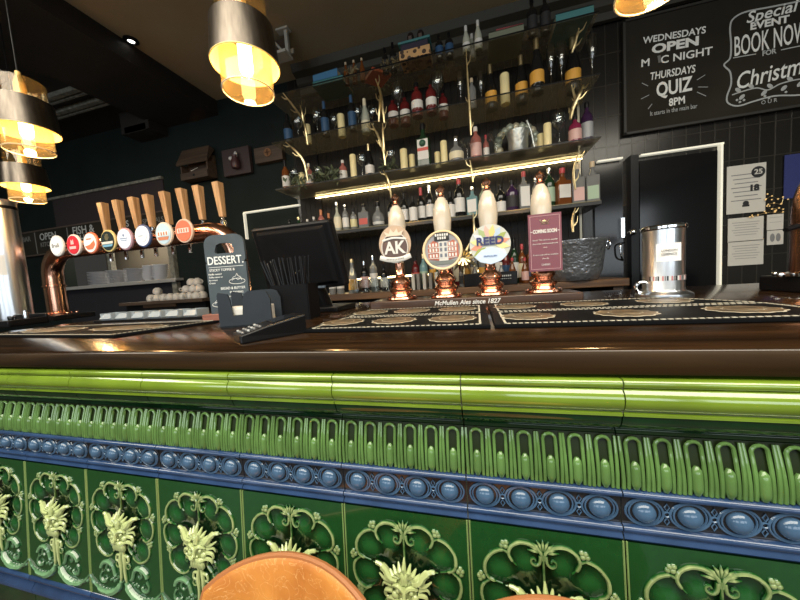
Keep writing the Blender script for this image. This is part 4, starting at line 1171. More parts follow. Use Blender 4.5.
# card machine lying on the bar
CY = .60
e0, e1 = P(240, 343, .53), P(290, 318, .66)
cm = thing('card_machine', 'black card payment machine lying on the bar near its front edge', 'card machine', (P(268, 337, .575).x, .585, BZ), (0, 0, math.radians(-35)))
m = MB()
m._add([(-.042, -.085, .0), (.042, -.085, .0), (.042, .085, .0), (-.042, .085, .0), (-.038, -.085, .020), (.038, -.085, .020), (.040, -.02, .034), (-.040, -.02, .034), (.042, .085, .050), (-.042, .085, .050)],
       [(3, 2, 1, 0), (0, 1, 5, 4), (4, 5, 6, 7), (7, 6, 8, 9), (2, 3, 9, 8), (0, 4, 7, 9, 3), (1, 2, 8, 6, 5)])
m.build('terminal_body', M['black'], cm, bevel=.004, smooth=False)
for r_i in range(4):
    for c_i in range(3):
        k_ = MB().box((-.022 + .022 * c_i, -.074 + .014 * r_i, .0235 + .0030 * r_i), (.010, .005, .005), rot=(.21, 0, 0)); k_.build('key', M['grey_ink'] if (r_i + c_i) % 3 else M['chalk_mid'], cm, bevel=.001)
m = MB().box((0, .030, .0425), (.062, .060, .003), rot=(.15, 0, 0)); m.build('terminal_screen', cmat((.01, .012, .016), .08), cm)
cm.scale = (.9, .84, .9)
bc_ = tag(MB().box((0, 0, .004), (.075, .05, .008)).build('blue_booklet', M['blue_card'], None, (P(281, 319, .70).x, .715, BZ), (0, 0, .2), bevel=.001), 'small blue booklet lying between the card machine and straw box', 'booklet')

# ================================================================== COPPER FONT AT THE DOOR END
q = P(806, 290, 1.05)
rf = thing('copper_font', 'thick copper pipe font rising from a black box at the door end', 'beer font', (q.x + .02, 1.05, BZ))
MB().box((.08, 0, .022), (.26, .20, .044)).build('font_box', M['black'], rf, bevel=.004)
rz = P(800, 172, 1.05).z - BZ
pp = [(0, 0, .044), (0, 0, rz - .10)] + [(.13 - .13 * math.cos(a), 0, rz - .10 + .13 * math.sin(a)) for a in [PI / 2 * i / 8 for i in range(1, 9)]] + [(.6, 0, rz + .03)]
MB().tube(pp, .046, 24).build('copper_pipe', M['copper_dark'], rf)
m = MB(); m.lathe([(.046, .044), (.058, .044), (.058, .052), (.046, .056)], (0, 0, 0), 24)
for k in range(6): m.ell((.074 * math.cos(PI / 3 * k), .074 * math.sin(PI / 3 * k), .050), (.009, .009, .008), 8, 5)
m.build('column_collar', M['chrome'], rf)
hz_ = P(785, 226, 1.0).z - BZ
m = MB(); m.tube(cr([(-.04, -.03, hz_), (-.07, -.04, hz_ - .002), (-.105, -.05, hz_ - .01)]), [.009, .006], 8); m.build('side_lever', M['black'], rf)

# ================================================================== BACK BAR SHELVES
YSF, YSB = 2.05, 2.36
SX0, SX1 = -1.45, 0.735
SH = {1: 2.626, 2: 2.294, 3: 1.948, 4: 1.587}
nm = {1: 'topmost smoked glass shelf of the back bar, carrying books', 2: 'second smoked glass shelf, carrying champagne bottles', 3: 'third glass shelf with the warm light line beneath it', 4: 'lowest dark shelf over the back counter, carrying wine and gin'}
for k in SH:
    o_ = thing('back_bar_shelf', nm[k], 'shelf', ((SX0 + SX1) / 2, 0, SH[k]), group='back bar shelves')
    x1 = SX1 - SX0
    if k < 4:
        MB().box((0, (YSF + YSB) / 2, -.005), (x1, YSB - YSF, .010)).build('glass_pane', M['smoke_glass'] if k < 3 else M['lit_glass'], o_, smooth=False)
        MB().box((0, YSF - .002, -.005), (x1, .004, .007)).build('front_edge', M['black'], o_, smooth=False)
    else:
        MB().box((0, (YSF + YSB) / 2, -.014), (x1, YSB - YSF, .028)).build('shelf_board', cmat((.022, .020, .017), .25), o_, bevel=.003)
        MB().box((.04, YSF - .002, -.004), (x1 - .1, .004, .006)).build('front_edge', cmat((.14, .12, .07), .25, .6), o_)
ls = MB().box(((SX0 + .16 + SX1) / 2, YSB - .012, SH[3] - .021), (SX1 - SX0 - .18, .012, .006)).build('light_strip', M['led'])
tag(ls, 'warm glowing light strip under the back of the third glass shelf', 'light strip')
l2 = MB().box(((SX0 + SX1) / 2, YSB - .012, 1.12 + .10), (SX1 - SX0 - .3, .010, .012)).build('light_strip', M['led'])
MB().box(((SX0 + SX1) / 2, YSB - .002, 1.12 + .056), (SX1 - SX0 - .3, .010, .112)).build('strip_batten', M['black_matt'], l2)
tag(l2, 'warm light strip glowing low behind the bottles of the back counter', 'light strip')
# slatted panel of vertical strips behind the shelves
for z0_, z1_ in ((1.16, 2.72),):
    m = MB(); n = 46
    for k in range(n):
        x = SX0 + (SX1 - SX0) * (k + .5) / n
        m.box((x, YSB + .03, (z0_ + z1_) / 2), (.0455, .028, z1_ - z0_))
    o_ = m.build('slatted_panel', mat('dark_slats', (.009, .0075, .006), .4, spec=.2), smooth=False); tag(o_, 'dark vertical slatted panel on the wall behind the shelves of bottles', 'wall panel')
# upright posts at the ends of the shelves
for (px_, lab) in ((300, 'slim dark upright post at the till end of the back bar shelves'), (592, 'slim pale upright post at the door end of the back bar shelves')):
    x = SX0 + .20 if px_ == 300 else SX1 - .02
    o_ = tag(MB().box((x, YSB + .01, 1.82), (.014, .014, 1.40)).build('shelf_post', cmat((.30, .28, .22), .3, .6) if px_ > 400 else M['black']), lab, 'post')
# gold branches hung in front of the shelves
def branch(label, limbs, seed):
    """limbs: polylines of pixels on the plane just before the shelf edges, each with a thickness"""
    rnd = random.Random(seed); YB2 = YSF - .035
    q0 = P(*limbs[0][0][-1], YB2)
    o_ = thing('gold_branch', label, 'branch ornament', q0, group='gold branches on the back bar')
    for pts, r in limbs:
        pp = [P(*q, YB2) - q0 + Vector((0, rnd.uniform(-.015, .012), 0)) for q in pts]
        cp_ = cr(pp, 4)
        m = MB(); m.tube(cp_, [r * .45, r, r * 1.1, r * .8], 7)
        for k in range(2, len(cp_) - 1, 4):
            t = (cp_[k + 1] - cp_[k - 1]).normalized(); sd_ = Vector((t.z, 0, -t.x)) * rnd.choice((-1, 1))
            L = rnd.uniform(.02, .05)
            m.tube([cp_[k], cp_[k] + sd_ * L * .5 - t * L * .5, cp_[k] + sd_ * L * .7 - t * L * 1.3], [r * .8, r * .5, r * .2], 6)
        m.build('branch_limb', M['gold'], o_)


branch('gold branch reaching out at the till end of the glass shelves', [([(284, 94), (293, 106), (301, 117), (306, 128), (308, 145)], .008), ([(299, 104), (303, 112), (304, 124)], .006), ([(287, 143), (297, 152), (304, 162), (307, 180)], .009)], 1)
branch('gold branch crossing the shelves beside the red spirit bottles', [([(375, 78), (380, 92), (383, 107), (385, 124)], .009), ([(380, 95), (380, 110), (379, 122)], .008), ([(372, 124), (379, 138), (384, 152), (386, 166)], .009), ([(383, 124), (384, 140), (385, 158)], .008), ([(383, 170), (389, 182), (391, 198)], .007)], 2)
branch('straight gold branch rod standing over the second and third pumps', [([(466, 50), (468, 85), (470, 118), (471, 135)], .007), ([(470, 160), (472, 175), (473, 182)], .006), ([(473, 213), (474, 226), (474, 238)], .007)], 3)
branch('gold branch at the door end of the shelves', [([(579, 28), (576, 40), (572, 52)], .008), ([(584, 84), (579, 95), (573, 108), (570, 120)], .010), ([(572, 84), (575, 96), (577, 106)], .007), ([(577, 155), (574, 172), (575, 190)], .007), ([(575, 208), (573, 220), (573, 232)], .008)], 5)
o_ = thing('gold_star', 'big gold splayed leaf ornament standing behind the hand pumps', 'ornament', (P(463, 262, 1.9).x, 2.00, 1.12))
m = MB(); zc_ = P(463, 258, 2.0).z - 1.12
m.tube([(0, 0, 0), (0, 0, zc_)], .006, 6)
for k in range(11):
    a = 2 * PI * k / 11; m.tube([(0, 0, zc_), (.05 * math.cos(a), -.01, zc_ + .05 * math.sin(a)), (.10 * math.cos(a), 0, zc_ + .10 * math.sin(a))], [.006, .013, .002], 6)
m.build('gold_leaf', M['gold'], o_)

# back counter
bcz = 1.12
bcx0, bcx1 = -1.6, XA(630, 1.98, bcz)
o_ = thing('back_counter', 'brown wooden back counter under the bottle shelves', 'counter', ((bcx0 + bcx1) / 2, 2.18, 0))
MB().box((0, 0, bcz - .0225), (bcx1 - bcx0, .40, .045)).build('counter_top', M['back_wood'], o_, bevel=.005)
MB().box((-.06, .03, .53), (bcx1 - bcx0 - .25, .32, 1.07)).build('counter_body', M['black_matt'], o_)
MB().box(((bcx1 - bcx0) / 2 - .05, 0, .54), (.05, .36, 1.07)).build('counter_leg', M['box_wood'], o_)

# ------------------------------------------------------------------ bottles
G_DARK = cmat((.010, .010, .010), .08); G_GREEN = cmat((.012, .035, .015), .07); G_AMBER = cmat((.14, .045, .012), .08)
G_CLEAR = mat('clear_bottle_glass', (.30, .31, .31), .06, 0, .45); G_BLUE = cmat((.03, .09, .20), .08); G_PINK = cmat((.34, .12, .10), .1)
G_RED = cmat((.11, .013, .013), .08); G_PURPLE = cmat((.035, .015, .05), .08); G_TEAL = cmat((.14, .26, .28), .10); G_PALE = cmat((.42, .44, .36), .10); G_SAGE = cmat((.22, .27, .18), .10); G_MAG = cmat((.20, .02, .06), .1)
L_W = M['white']; L_C = M['cream']; L_O = cmat((.66, .35, .06), .4); L_B = cmat((.025, .07, .15), .4); L_P = cmat((.60, .38, .35), .4); L_R = cmat((.50, .07, .05), .4); L_G = cmat((.32, .34, .36), .4); L_Y = cmat((.60, .55, .30), .4); L_K = M['ink']; L_GR = cmat((.30, .42, .30), .4)
C_K = M['black']; C_G = M['gold']; C_W = M['white']; C_R = cmat((.45, .05, .06), .35); C_S = M['chrome']; C_C = cmat((.55, .45, .30), .5); C_O = cmat((.55, .22, .10), .5)
PROF = {
    'spirit': [(.0, 0), (.92, 0), (1, .02), (1, .60), (.93, .66), (.62, .73), (.38, .78), (.33, .82), (.33, .93)],
    'wine': [(.0, 0), (.92, 0), (1, .015), (1, .56), (.90, .64), (.55, .72), (.37, .78), (.35, .96)],
    'champ': [(.0, 0), (.92, 0), (1, .015), (1, .42), (.92, .52), (.66, .64), (.42, .76), (.34, .84), (.33, .95)],
    'round': [(.0, 0), (.55, 0), (.85, .06), (1, .22), (1, .36), (.85, .52), (.45, .62), (.30, .68), (.30, .85)],
    'beer': [(.0, 0), (.92, 0), (1, .02), (1, .50), (.85, .60), (.50, .72), (.38, .82), (.36, .95)],
    'cone': [(.0, 0), (1, 0), (1, .02), (.72, .55), (.45, .70), (.36, .76), (.36, .92)],
}
CAPH = {'spirit': .14, 'wine': .24, 'champ': .30, 'round': .18, 'beer': .12, 'cone': .12, 'square': .14}
LAB = {'spirit': (.14, .50), 'wine': (.12, .46), 'champ': (.10, .34), 'round': (.14, .40), 'beer': (.12, .46), 'cone': (.10, .40), 'square': (.14, .56)}


def bottle(kind, x, y, z, h, r, glass, label, cap, tlabel, group, labr=None, name='bottle', liquid=None):
    o_ = thing(name, tlabel, 'bottle', (x, y, z), (0, 0, random.uniform(-.25, .25)), group)
    a, b_ = labr or LAB[kind]
    if kind == 'square':
        m = MB(); m.box((0, 0, h * .33), (2 * r, 1.5 * r, h * .66)); o1 = m.build('glass_body', glass, o_, bevel=.18 * r)
        MB().lathe([(.62 * r, h * .66), (.5 * r, h * .72), (.32 * r, h * .76), (.32 * r, h * .90)], seg=12).build('bottle_neck', glass, o_)
        if label: MB().box((0, 0, h * (a + b_) / 2), (1.62 * r, 1.56 * r, h * (b_ - a))).build('paper_label', label, o_)
    else:
        MB().lathe([(p_[0] * r, p_[1] * h) for p_ in PROF[kind]] + [(0, PROF[kind][-1][1] * h)], seg=14).build('glass_body', glass, o_)
        if label:
            def rad(t_):
                pr = PROF[kind]
                for i in range(len(pr) - 1):
                    if pr[i][1] <= t_ <= pr[i + 1][1] and pr[i + 1][1] > pr[i][1]:
                        return pr[i][0] + (pr[i + 1][0] - pr[i][0]) * (t_ - pr[i][1]) / (pr[i + 1][1] - pr[i][1])
                return 1
            MB().lathe([(rad(a) * r + .0002, a * h)] + [(rad(a + (b_ - a) * i / 4) * r * 1.012 + .0006, (a + (b_ - a) * i / 4) * h) for i in range(5)] + [(rad(b_) * r + .0002, b_ * h)], seg=14).build('paper_label', label, o_)
    ch = CAPH[kind]; cr_ = (.345 if kind != 'square' else .34) * r * 1.1
    MB().lathe([(0, h * (1 - ch)), (cr_, h * (1 - ch)), (cr_ * 1.06, h * (1 - ch * .5)), (cr_, h * .99), (cr_ * .8, h), (0, h)], seg=12).build('bottle_cap', cap, o_)
    return o_


PX = .0065
def shelf_items(k, items, shelf_name, group, z, yf=2.13):
    items = sorted(items, key=lambda q: q[1])
    for i, it in enumerate(items):
        kind, px, hp, wp_, g, l, c_, desc = it[:8]
        y = yf + (it[8] if len(it) > 8 else 0)
        lr = it[9] if len(it) > 9 else None
        s = y / 2.13
        bottle(kind, XA(px, y, z + .1), y, z, hp * PX * s, wp_ * PX * s / 2, g, l, c_, '%s, %s from the till, %s' % (desc, ORD[i], shelf_name), group, lr)


# top shelf bottles
shelf_items(1, [
    ('beer', 346, 24, 6, G_AMBER, None, C_C, 'small amber bottle with tan cap', .02), ('beer', 354, 24, 6, G_AMBER, None, C_C, 'small amber bottle with tan cap', .02), ('beer', 362, 24, 6, G_AMBER, None, C_C, 'small amber bottle with tan cap', .02),
    ('wine', 385, 26, 7, G_DARK, L_K, C_K, 'dark bottle', 0), ('wine', 393, 29, 7.5, G_DARK, L_K, C_K, 'dark bottle with grey label', 0),
    ('spirit', 439, 24, 8, G_DARK, L_B, C_K, 'dark bottle with blue label', .0), ('spirit', 449, 24, 8, G_DARK, L_B, C_K, 'dark bottle with blue label', .0),
    ('champ', 466, 26, 7.5, G_PALE, L_W, C_W, 'pale clear bottle with white label', 0), ('champ', 472, 24, 7, G_PALE, L_W, C_W, 'pale clear bottle with white label', .07), ('champ', 478, 28, 7.5, G_PALE, L_W, C_W, 'pale clear bottle with white label', 0),
    ('spirit', 532, 34, 9, G_DARK, L_K, C_K, 'black bottle with silver foot', .0), ('spirit', 545, 34, 9, G_DARK, L_K, C_K, 'black bottle with silver foot', .0),
], 'on the top shelf', 'bottles on the top shelf', SH[1])
# second shelf
shelf_items(2, [
    ('wine', 288, 34, 10, G_DARK, L_B, C_K, 'dark bottle with blue label'), ('wine', 325, 38, 9, G_DARK, L_B, L_B, 'dark bottle with blue label', 0, (.10, .50)), ('wine', 352, 38, 9, G_DARK, L_B, L_B, 'dark bottle with blue label', 0, (.10, .50)),
    ('champ', 365.5, 37, 10, G_PALE, L_C, M['cream'], 'cream and gold bottle', .08), ('spirit', 385, 24, 6, G_DARK, L_K, C_K, 'small dark bottle', .03),
    ('spirit', 393, 30, 11, G_RED, L_W, C_K, 'red spirit bottle with white label', .05, (.22, .44)), ('spirit', 405, 32, 11, G_RED, L_W, C_K, 'red spirit bottle with white label', .07, (.22, .44)), ('spirit', 417, 35, 12, G_RED, L_W, C_K, 'tall red spirit bottle with white label', .0, (.22, .44)), ('spirit', 431, 33, 11, G_RED, L_W, C_K, 'red spirit bottle with white label', -.01, (.22, .44)), ('spirit', 443, 28, 10, G_RED, L_W, C_K, 'short red spirit bottle with white label', .08, (.22, .44)),
    ('spirit', 472, 30, 8, G_CLEAR, None, C_C, 'clear slim bottle', .04), ('champ', 491, 43, 11, G_DARK, L_O, C_G, 'champagne bottle with orange label', .10, (.14, .38)), ('champ', 521.5, 44, 11.5, G_DARK, L_O, C_G, 'champagne bottle with orange label', .09, (.16, .40)), ('champ', 537, 50, 12.5, G_DARK, L_O, C_G, 'big champagne bottle with orange label', .01, (.16, .38)), ('champ', 573, 48, 13, G_DARK, L_O, C_G, 'champagne bottle with orange label', .08, (.16, .38)),
], 'on the second shelf', 'bottles on the second shelf', SH[2])
# third, lit shelf
shelf_items(3, [
    ('wine', 286, 36, 9, G_AMBER, L_W, C_K, 'brown red bottle with white label'), ('spirit', 309, 27, 9, G_PINK, L_W, C_W, 'pink bottle with white label'), ('spirit', 343, 25, 9, G_PINK, L_W, C_W, 'pale pink bottle with white label', .02), ('champ', 369.5, 36, 10, G_DARK, L_W, C_G, 'dark champagne bottle with white label'),
    ('square', 424, 46, 14, G_GREEN, L_W, C_K, 'dark square bottle with red-banded label', 0, (.18, .62)), ('round', 456, 27, 15, G_CLEAR, L_C, C_S, 'round clear decanter bottle with cream label'), ('spirit', 476, 34, 11, G_PINK, L_P, C_W, 'pink bottle with pink label', .02), ('spirit', 486, 26, 6, G_PINK, L_W, C_R, 'slim pink bottle', .05),
    ('spirit', 575, 26, 11, G_MAG, L_P, C_K, 'magenta bottle'), ('spirit', 587, 38, 10, G_PURPLE, L_G, C_K, 'tall purple bottle', .03),
], 'on the lit third shelf', 'bottles on the lit shelf', SH[3])
# red band on the tall square bottle
for o_ in bpy.data.objects:
    if o_.get('label', '').startswith('dark square'):
        h_ = 46 * PX; r_ = 7 * PX
        MB().box((0, 0, h_ * .40), (1.64 * r_, 1.60 * r_, h_ * .07)).build('label_band', L_R, o_)
        m = MB(); m.ell((0, -.80 * r_, h_ * .53), (.5 * r_, .02, .5 * r_), 12, 8); m.build('label_badge', cmat((.03, .10, .06), .4), o_)
# lowest shelf
z4 = SH[4]
shelf_items(4, [
    ('spirit', 289.5, 21, 7, G_DARK, L_G, C_K, 'small dark bottle with grey label'), ('spirit', 299, 23, 8.5, G_GREEN, L_C, C_G, 'green bottle with cream label', 0, (.08, .56)), ('spirit', 307.5, 19, 7, G_GREEN, L_G, C_W, 'small green bottle with pale label'), ('spirit', 314, 21, 7.5, G_CLEAR, L_W, C_W, 'clear bottle with white label'), ('wine', 321.5, 28, 8, G_PINK, L_P, C_O, 'rose bottle with orange foil'), ('wine', 329, 24, 7, G_AMBER, L_P, C_O, 'brown bottle with orange foil', .05),
    ('round', 337.5, 34, 9, G_PALE, L_C, C_S, 'pale bottle with cream label', 0, (.12, .5)), ('spirit', 345.5, 30, 7.5, G_CLEAR, L_W, C_S, 'clear bottle'), ('spirit', 353.5, 24, 8, G_CLEAR, L_Y, C_K, 'bottle with yellow label'), ('square', 364, 28, 12, G_CLEAR, L_R, C_K, 'wide clear bottle with red band', 0, (.16, .40)), ('round', 378, 28, 13.5, G_CLEAR, L_W, C_K, 'round clear bottle with white strip', 0, (.10, .20)),
    ('wine', 392, 34, 9, G_DARK, L_W, C_K, 'dark wine bottle with white label', .02), ('wine', 404.5, 34, 9, G_DARK, L_W, C_K, 'dark wine bottle with white label', 0), ('wine', 413, 27, 9, G_DARK, L_W, C_K, 'short dark wine bottle with white label', -.055, (.04, .56)), ('wine', 421.5, 37, 8.5, G_DARK, L_W, C_R, 'dark wine bottle with red foil', .01), ('wine', 430, 38, 9, G_DARK, L_W, C_S, 'dark wine bottle with grey foil', .0), ('wine', 438, 34, 8, G_DARK, L_W, C_S, 'dark wine bottle', .06),
    ('wine', 450.5, 28, 9, G_DARK, L_W, C_K, 'dark bottle with broad white label', -.02, (.04, .5)), ('spirit', 459.5, 40, 11, G_DARK, L_W, C_R, 'tall bottle with red cap and white label', 0), ('square', 472.5, 30, 11, G_TEAL, L_W, C_S, 'pale blue gin bottle', 0), ('spirit', 484, 32, 10, G_SAGE, L_GR, C_G, 'sage green bottle', 0),
    ('spirit', 500.5, 28, 10, G_DARK, L_W, C_K, 'dark bottle with white label', 0, (.05, .4)), ('spirit', 512, 31, 12, G_PURPLE, L_K, C_K, 'dark purple bottle'), ('square', 524, 38, 10.5, G_CLEAR, L_W, C_R, 'square gin bottle with white and red label', 0, (.10, .6)), ('spirit', 536, 32, 9, G_CLEAR, L_W, C_S, 'clear bottle with white cap', .06), ('spirit', 549.5, 38, 10, G_GREEN, L_GR, C_S, 'tall green gin bottle', .01), ('square', 562.5, 36, 13, G_AMBER, L_W, C_R, 'broad square bottle with white label', 0, (.2, .54)),
    ('square', 577.5, 38, 11, G_CLEAR, L_P, C_C, 'square bottle with pink house label', 0, (.08, .40)), ('square', 592.5, 38, 11, G_CLEAR, L_GR, C_C, 'square bottle with green house label', 0, (.08, .40)),
], 'on the lowest shelf', 'bottles on the lowest shelf', z4)
# back counter bottles: front and rear rows
itm = [('spirit', 332, 50, 8, G_CLEAR, L_W, C_W, 'clear spirit bottle with white pourer', -.06), ('spirit', 340, 46, 9, G_CLEAR, L_W, C_W, 'clear spirit bottle', -.04), ('cone', 353, 40, 12, G_CLEAR, L_O, C_G, 'clear bottle with gold stopper', -.05), ('spirit', 365, 36, 9, G_DARK, L_P, C_S, 'dark bottle with pink label', 0), ('spirit', 374, 42, 9, G_CLEAR, L_W, C_S, 'clear bottle with pale label', 0), ('spirit', 384, 30, 8, G_DARK, L_W, C_K, 'dark bottle', .03),
       ('spirit', 416, 36, 9, G_RED, L_R, C_K, 'red bottle with red label', .02), ('spirit', 424, 38, 9, G_TEAL, L_GR, C_G, 'teal bottle', .0)]
gl = [G_DARK, G_AMBER, G_GREEN, G_CLEAR, G_CLEAR, G_RED]; lb_ = [L_W, L_C, L_K, L_B, L_O, L_P]; cp = [C_K, C_G, C_S, C_W, C_R]
dn = {id(G_DARK): 'dark', id(G_AMBER): 'amber', id(G_GREEN): 'green', id(G_CLEAR): 'clear', id(G_RED): 'red'}
ln = {id(L_W): 'white', id(L_C): 'cream', id(L_K): 'black', id(L_B): 'blue', id(L_O): 'orange', id(L_P): 'pink'}
rnd = random.Random(11)
for k in range(14):
    g_ = rnd.choice(gl); l_ = rnd.choice(lb_)
    itm.append((rnd.choice(['spirit', 'spirit', 'wine', 'beer', 'square']), 433 + 8.2 * k + rnd.uniform(-.8, .8), rnd.uniform(33, 46), rnd.uniform(7.4, 8.6), g_, l_, rnd.choice(cp), '%s bottle with %s label' % (dn[id(g_)], ln[id(l_)]), .05))
for k in range(8):
    g_ = rnd.choice(gl); l_ = rnd.choice(lb_)
    itm.append(('beer', 438 + 12.5 * k + rnd.uniform(-1, 1), rnd.uniform(22, 27), 7, g_, l_, rnd.choice(cp), 'small %s bottle with %s label' % (dn[id(g_)], ln[id(l_)]), -.03))
shelf_items(5, itm, 'on the back counter', 'bottles on the back counter', bcz)
# tumblers by the back-bar bottles
tumb_me = MB().lathe([(0, 0), (.030, 0), (.033, .003), (.038, .10), (.036, .10), (.031, .008), (0, .008)], seg=16).mesh('tumbler', [M['glass']])
for i, px_ in enumerate((356, 366, 376, 387)):
    o_ = bpy.data.objects.new('tumbler', tumb_me); COL.objects.link(o_); o_.location = (XA(px_, 2.02, bcz), 2.02, bcz)
    tag(o_, 'clear glass tumbler on the back counter, %s from the till' % ORD[i], 'glass', 'tumblers on the back counter')
# menus and black box
for i, px_ in enumerate((414, 419, 425, 431, 437, 443)):
    o_ = MB().box((0, 0, .055), (.020, .10, .11)).build('menu_booklet', cmat((.45, .44, .40), .6) if i % 2 == 0 else cmat((.18, .17, .16), .6), None, (XA(px_, 2.03, bcz + .05), 2.05, bcz), bevel=.001)
    tag(o_, '%s menu booklet standing on the back counter, %s from the till' % ('pale' if i % 2 == 0 else 'dark', ORD[i]), 'menu', 'menus standing on the back counter')
a_, e_ = P(464, 278, 2.0), P(517, 274, 2.0)
o_ = thing('display_box', 'long black box with small white lettering behind the REED pump', 'box', ((a_.x + e_.x) / 2, 2.02, bcz))
MB().box((0, 0, .042), (e_.x - a_.x, .07, .084)).build('box_body', M['black'], o_, bevel=.003)
m = MB()
for k in range(12): m.box((-.01 + .012 * k, -.0355, .058), (.008, .001, .010)); m.box((-.01 + .012 * k, -.0355, .040), (.009, .001, .003))
m.build('box_print', M['chalk_mid'], o_)
# ice bucket
ib = thing('ice_bucket', 'hammered steel ice bucket with ring handle at the end of the back counter', 'ice bucket', (XA(575, 2.06, 1.2), 2.06, bcz))
br0, br1, bh = .115, .160, P(590, 240, 2.06).z - bcz
MB().lathe([(0, 0), (br0 - .01, 0), (br0, .006), (br0 + .02, .06), (br1 - .004, bh - .02), (br1 + .006, bh - .008), (br1 + .006, bh), (br1 - .006, bh), (br1 - .012, bh - .02), (br0, .02), (0, .015)], seg=36, sx=1.05).build('bucket_body', M['hammered'], ib, ang=60)
m = MB()
for s_ in (-1, 1):
    m.tube([(s_ * (br1 * 1.05 + .012), .028 * math.cos(a), bh - .035 + .028 * math.sin(a)) for a in [2 * PI * i / 14 for i in range(14)]], .004, 6, closed=True)
    m.box((s_ * (br1 * 1.05 - .002), 0, bh - .010), (.02, .03, .022))
m.build('ring_handle', M['chrome'], ib)

# ------------------------------------------------------------------ candles, glasses, books, greenery on the shelves
def candle(px, hp, wp_, z, y, label, group):
    o_ = thing('pillar_candle', label, 'candle', (XA(px, y, z + .08), y, z), group=group)
    h = hp * PX; r = wp_ * PX / 2
    MB().lathe([(0, 0), (r, 0), (r, h * .96), (r * .9, h), (r * .5, h * .985), (0, h * .98)], seg=16).build('wax', M['candle'], o_)
    MB().tube([(0, 0, h * .97), (.001, 0, h + .008)], .0012, 5).build('wick', M['ink'], o_)


for px_, hp, wp_, d_ in ((308, 22, 7, 'ivory pillar candle beside the gold branch on the second shelf'), (341.5, 25, 8.5, 'ivory pillar candle between two blue-labelled bottles on the second shelf'), (505, 29, 9, 'tall ivory pillar candle among the champagne bottles')):
    candle(px_, hp, wp_, SH[2], 2.19, d_, 'ivory candles on the shelves')
for px_, hp, wp_, dy, d_ in ((302, 17, 7, 0, 'short ivory candle at the till end of the lit shelf'), (353.5, 27, 7, 0, 'tall ivory candle beside the leafy garland on the lit shelf'), (404, 23, 8, 0, 'ivory candle, taller of two before the tall square bottle'), (412, 19, 7, .05, 'ivory candle, shorter of two before the tall square bottle'), (437.5, 17, 6.5, .05, 'ivory candle, shorter of two beside the round decanter'), (444, 24, 7, 0, 'ivory candle, taller of two beside the round decanter'), (541, 18, 7, .06, 'ivory candle, shorter of two beside the pewter pot'), (547.5, 23, 7, 0, 'ivory candle, taller of two beside the pewter pot')):
    candle(px_, hp, wp_, SH[3], 2.12 + dy, d_, 'ivory candles on the shelves')

wine_prof = [(0, 0), (.034, 0), (.032, .003), (.006, .008), (.0035, .02), (.0035, .085), (.010, .095), (.030, .115), (.040, .145), (.038, .175), (.030, .20), (.028, .20), (.036, .172), (.037, .146), (.027, .118), (0, .10)]
flute_prof = [(0, 0), (.030, 0), (.028, .003), (.005, .008), (.0035, .02), (.0035, .085), (.010, .10), (.020, .125), (.026, .17), (.024, .225), (.022, .225), (.023, .17), (.017, .127), (0, .105)]
coupe_prof = [(0, 0), (.036, 0), (.034, .003), (.006, .008), (.004, .02), (.004, .075), (.012, .085), (.040, .10), (.050, .13), (.048, .13), (.036, .102), (0, .088)]
gme = {'wine': MB().lathe(wine_prof, seg=18).mesh('wine_glass', [M['glass']]), 'flute': MB().lathe(flute_prof, seg=18).mesh('champagne_flute', [M['glass']]), 'coupe': MB().lathe(coupe_prof, seg=18).mesh('coupe_glass', [M['glass']])}
gname = {'wine': 'wine_glass', 'flute': 'champagne_flute', 'coupe': 'coupe_glass'}
gi = {}
for kind, px_, z, y, s in (('wine', 298, 2, 2.12, .95), ('wine', 317, 2, 2.12, 1.0), ('wine', 334, 2, 2.16, .8), ('wine', 358, 2, 2.16, .9), ('wine', 373, 2, 2.20, .9), ('wine', 398, 2, 2.085, 1.1), ('wine', 438, 2, 2.075, 1.1), ('flute', 460.5, 2, 2.11, .95), ('flute', 481, 2, 2.14, .9), ('flute', 551, 2, 2.11, 1.1), ('flute', 561.5, 2, 2.11, 1.1), ('flute', 592, 2, 2.11, 1.1),
                           ('wine', 294, 3, 2.12, .8), ('wine', 318, 3, 2.16, .8), ('wine', 362, 3, 2.13, .9), ('wine', 391, 3, 2.13, .9), ('coupe', 467, 3, 2.11, 1.0), ('coupe', 496, 3, 2.11, 1.1), ('wine', 559, 3, 2.12, 1.05), ('coupe', 551, 3, 2.20, .8)):
    o_ = bpy.data.objects.new(gname[kind], gme[kind]); COL.objects.link(o_); o_.scale = (s, s, s); o_.location = (XA(px_, y, SH[z] + .1), y, SH[z])
    gi[(kind, z)] = gi.get((kind, z), -1) + 1
    tag(o_, 'clear %s on the %s shelf, %s of its kind from the till' % (gname[kind].replace('_', ' '), 'second' if z == 2 else 'lit third', ORD[gi[(kind, z)]]), 'glass', 'stemmed glasses on the shelves')


def book(px, px2, z, y, depth, h, cover, label, rot=0.0, extra=0):
    xa, xb = XA(px, y, z), XA(px2, y, z)
    o_ = thing('book', label, 'book', ((xa + xb) / 2, y + depth / 2, z + extra), (0, 0, rot), 'books on the top shelf')
    w_ = xb - xa
    MB().box((0, 0, .002), (w_, depth, .004)).box((0, 0, h - .002), (w_, depth, .004)).box((0, -depth / 2 + .002, h / 2), (w_, .004, h)).build('cover', cover, o_, smooth=False)
    MB().box((0, .002, h / 2), (w_ - .008, depth - .008, h - .008)).build('page_block', M['pages'], o_, smooth=False)
    return o_


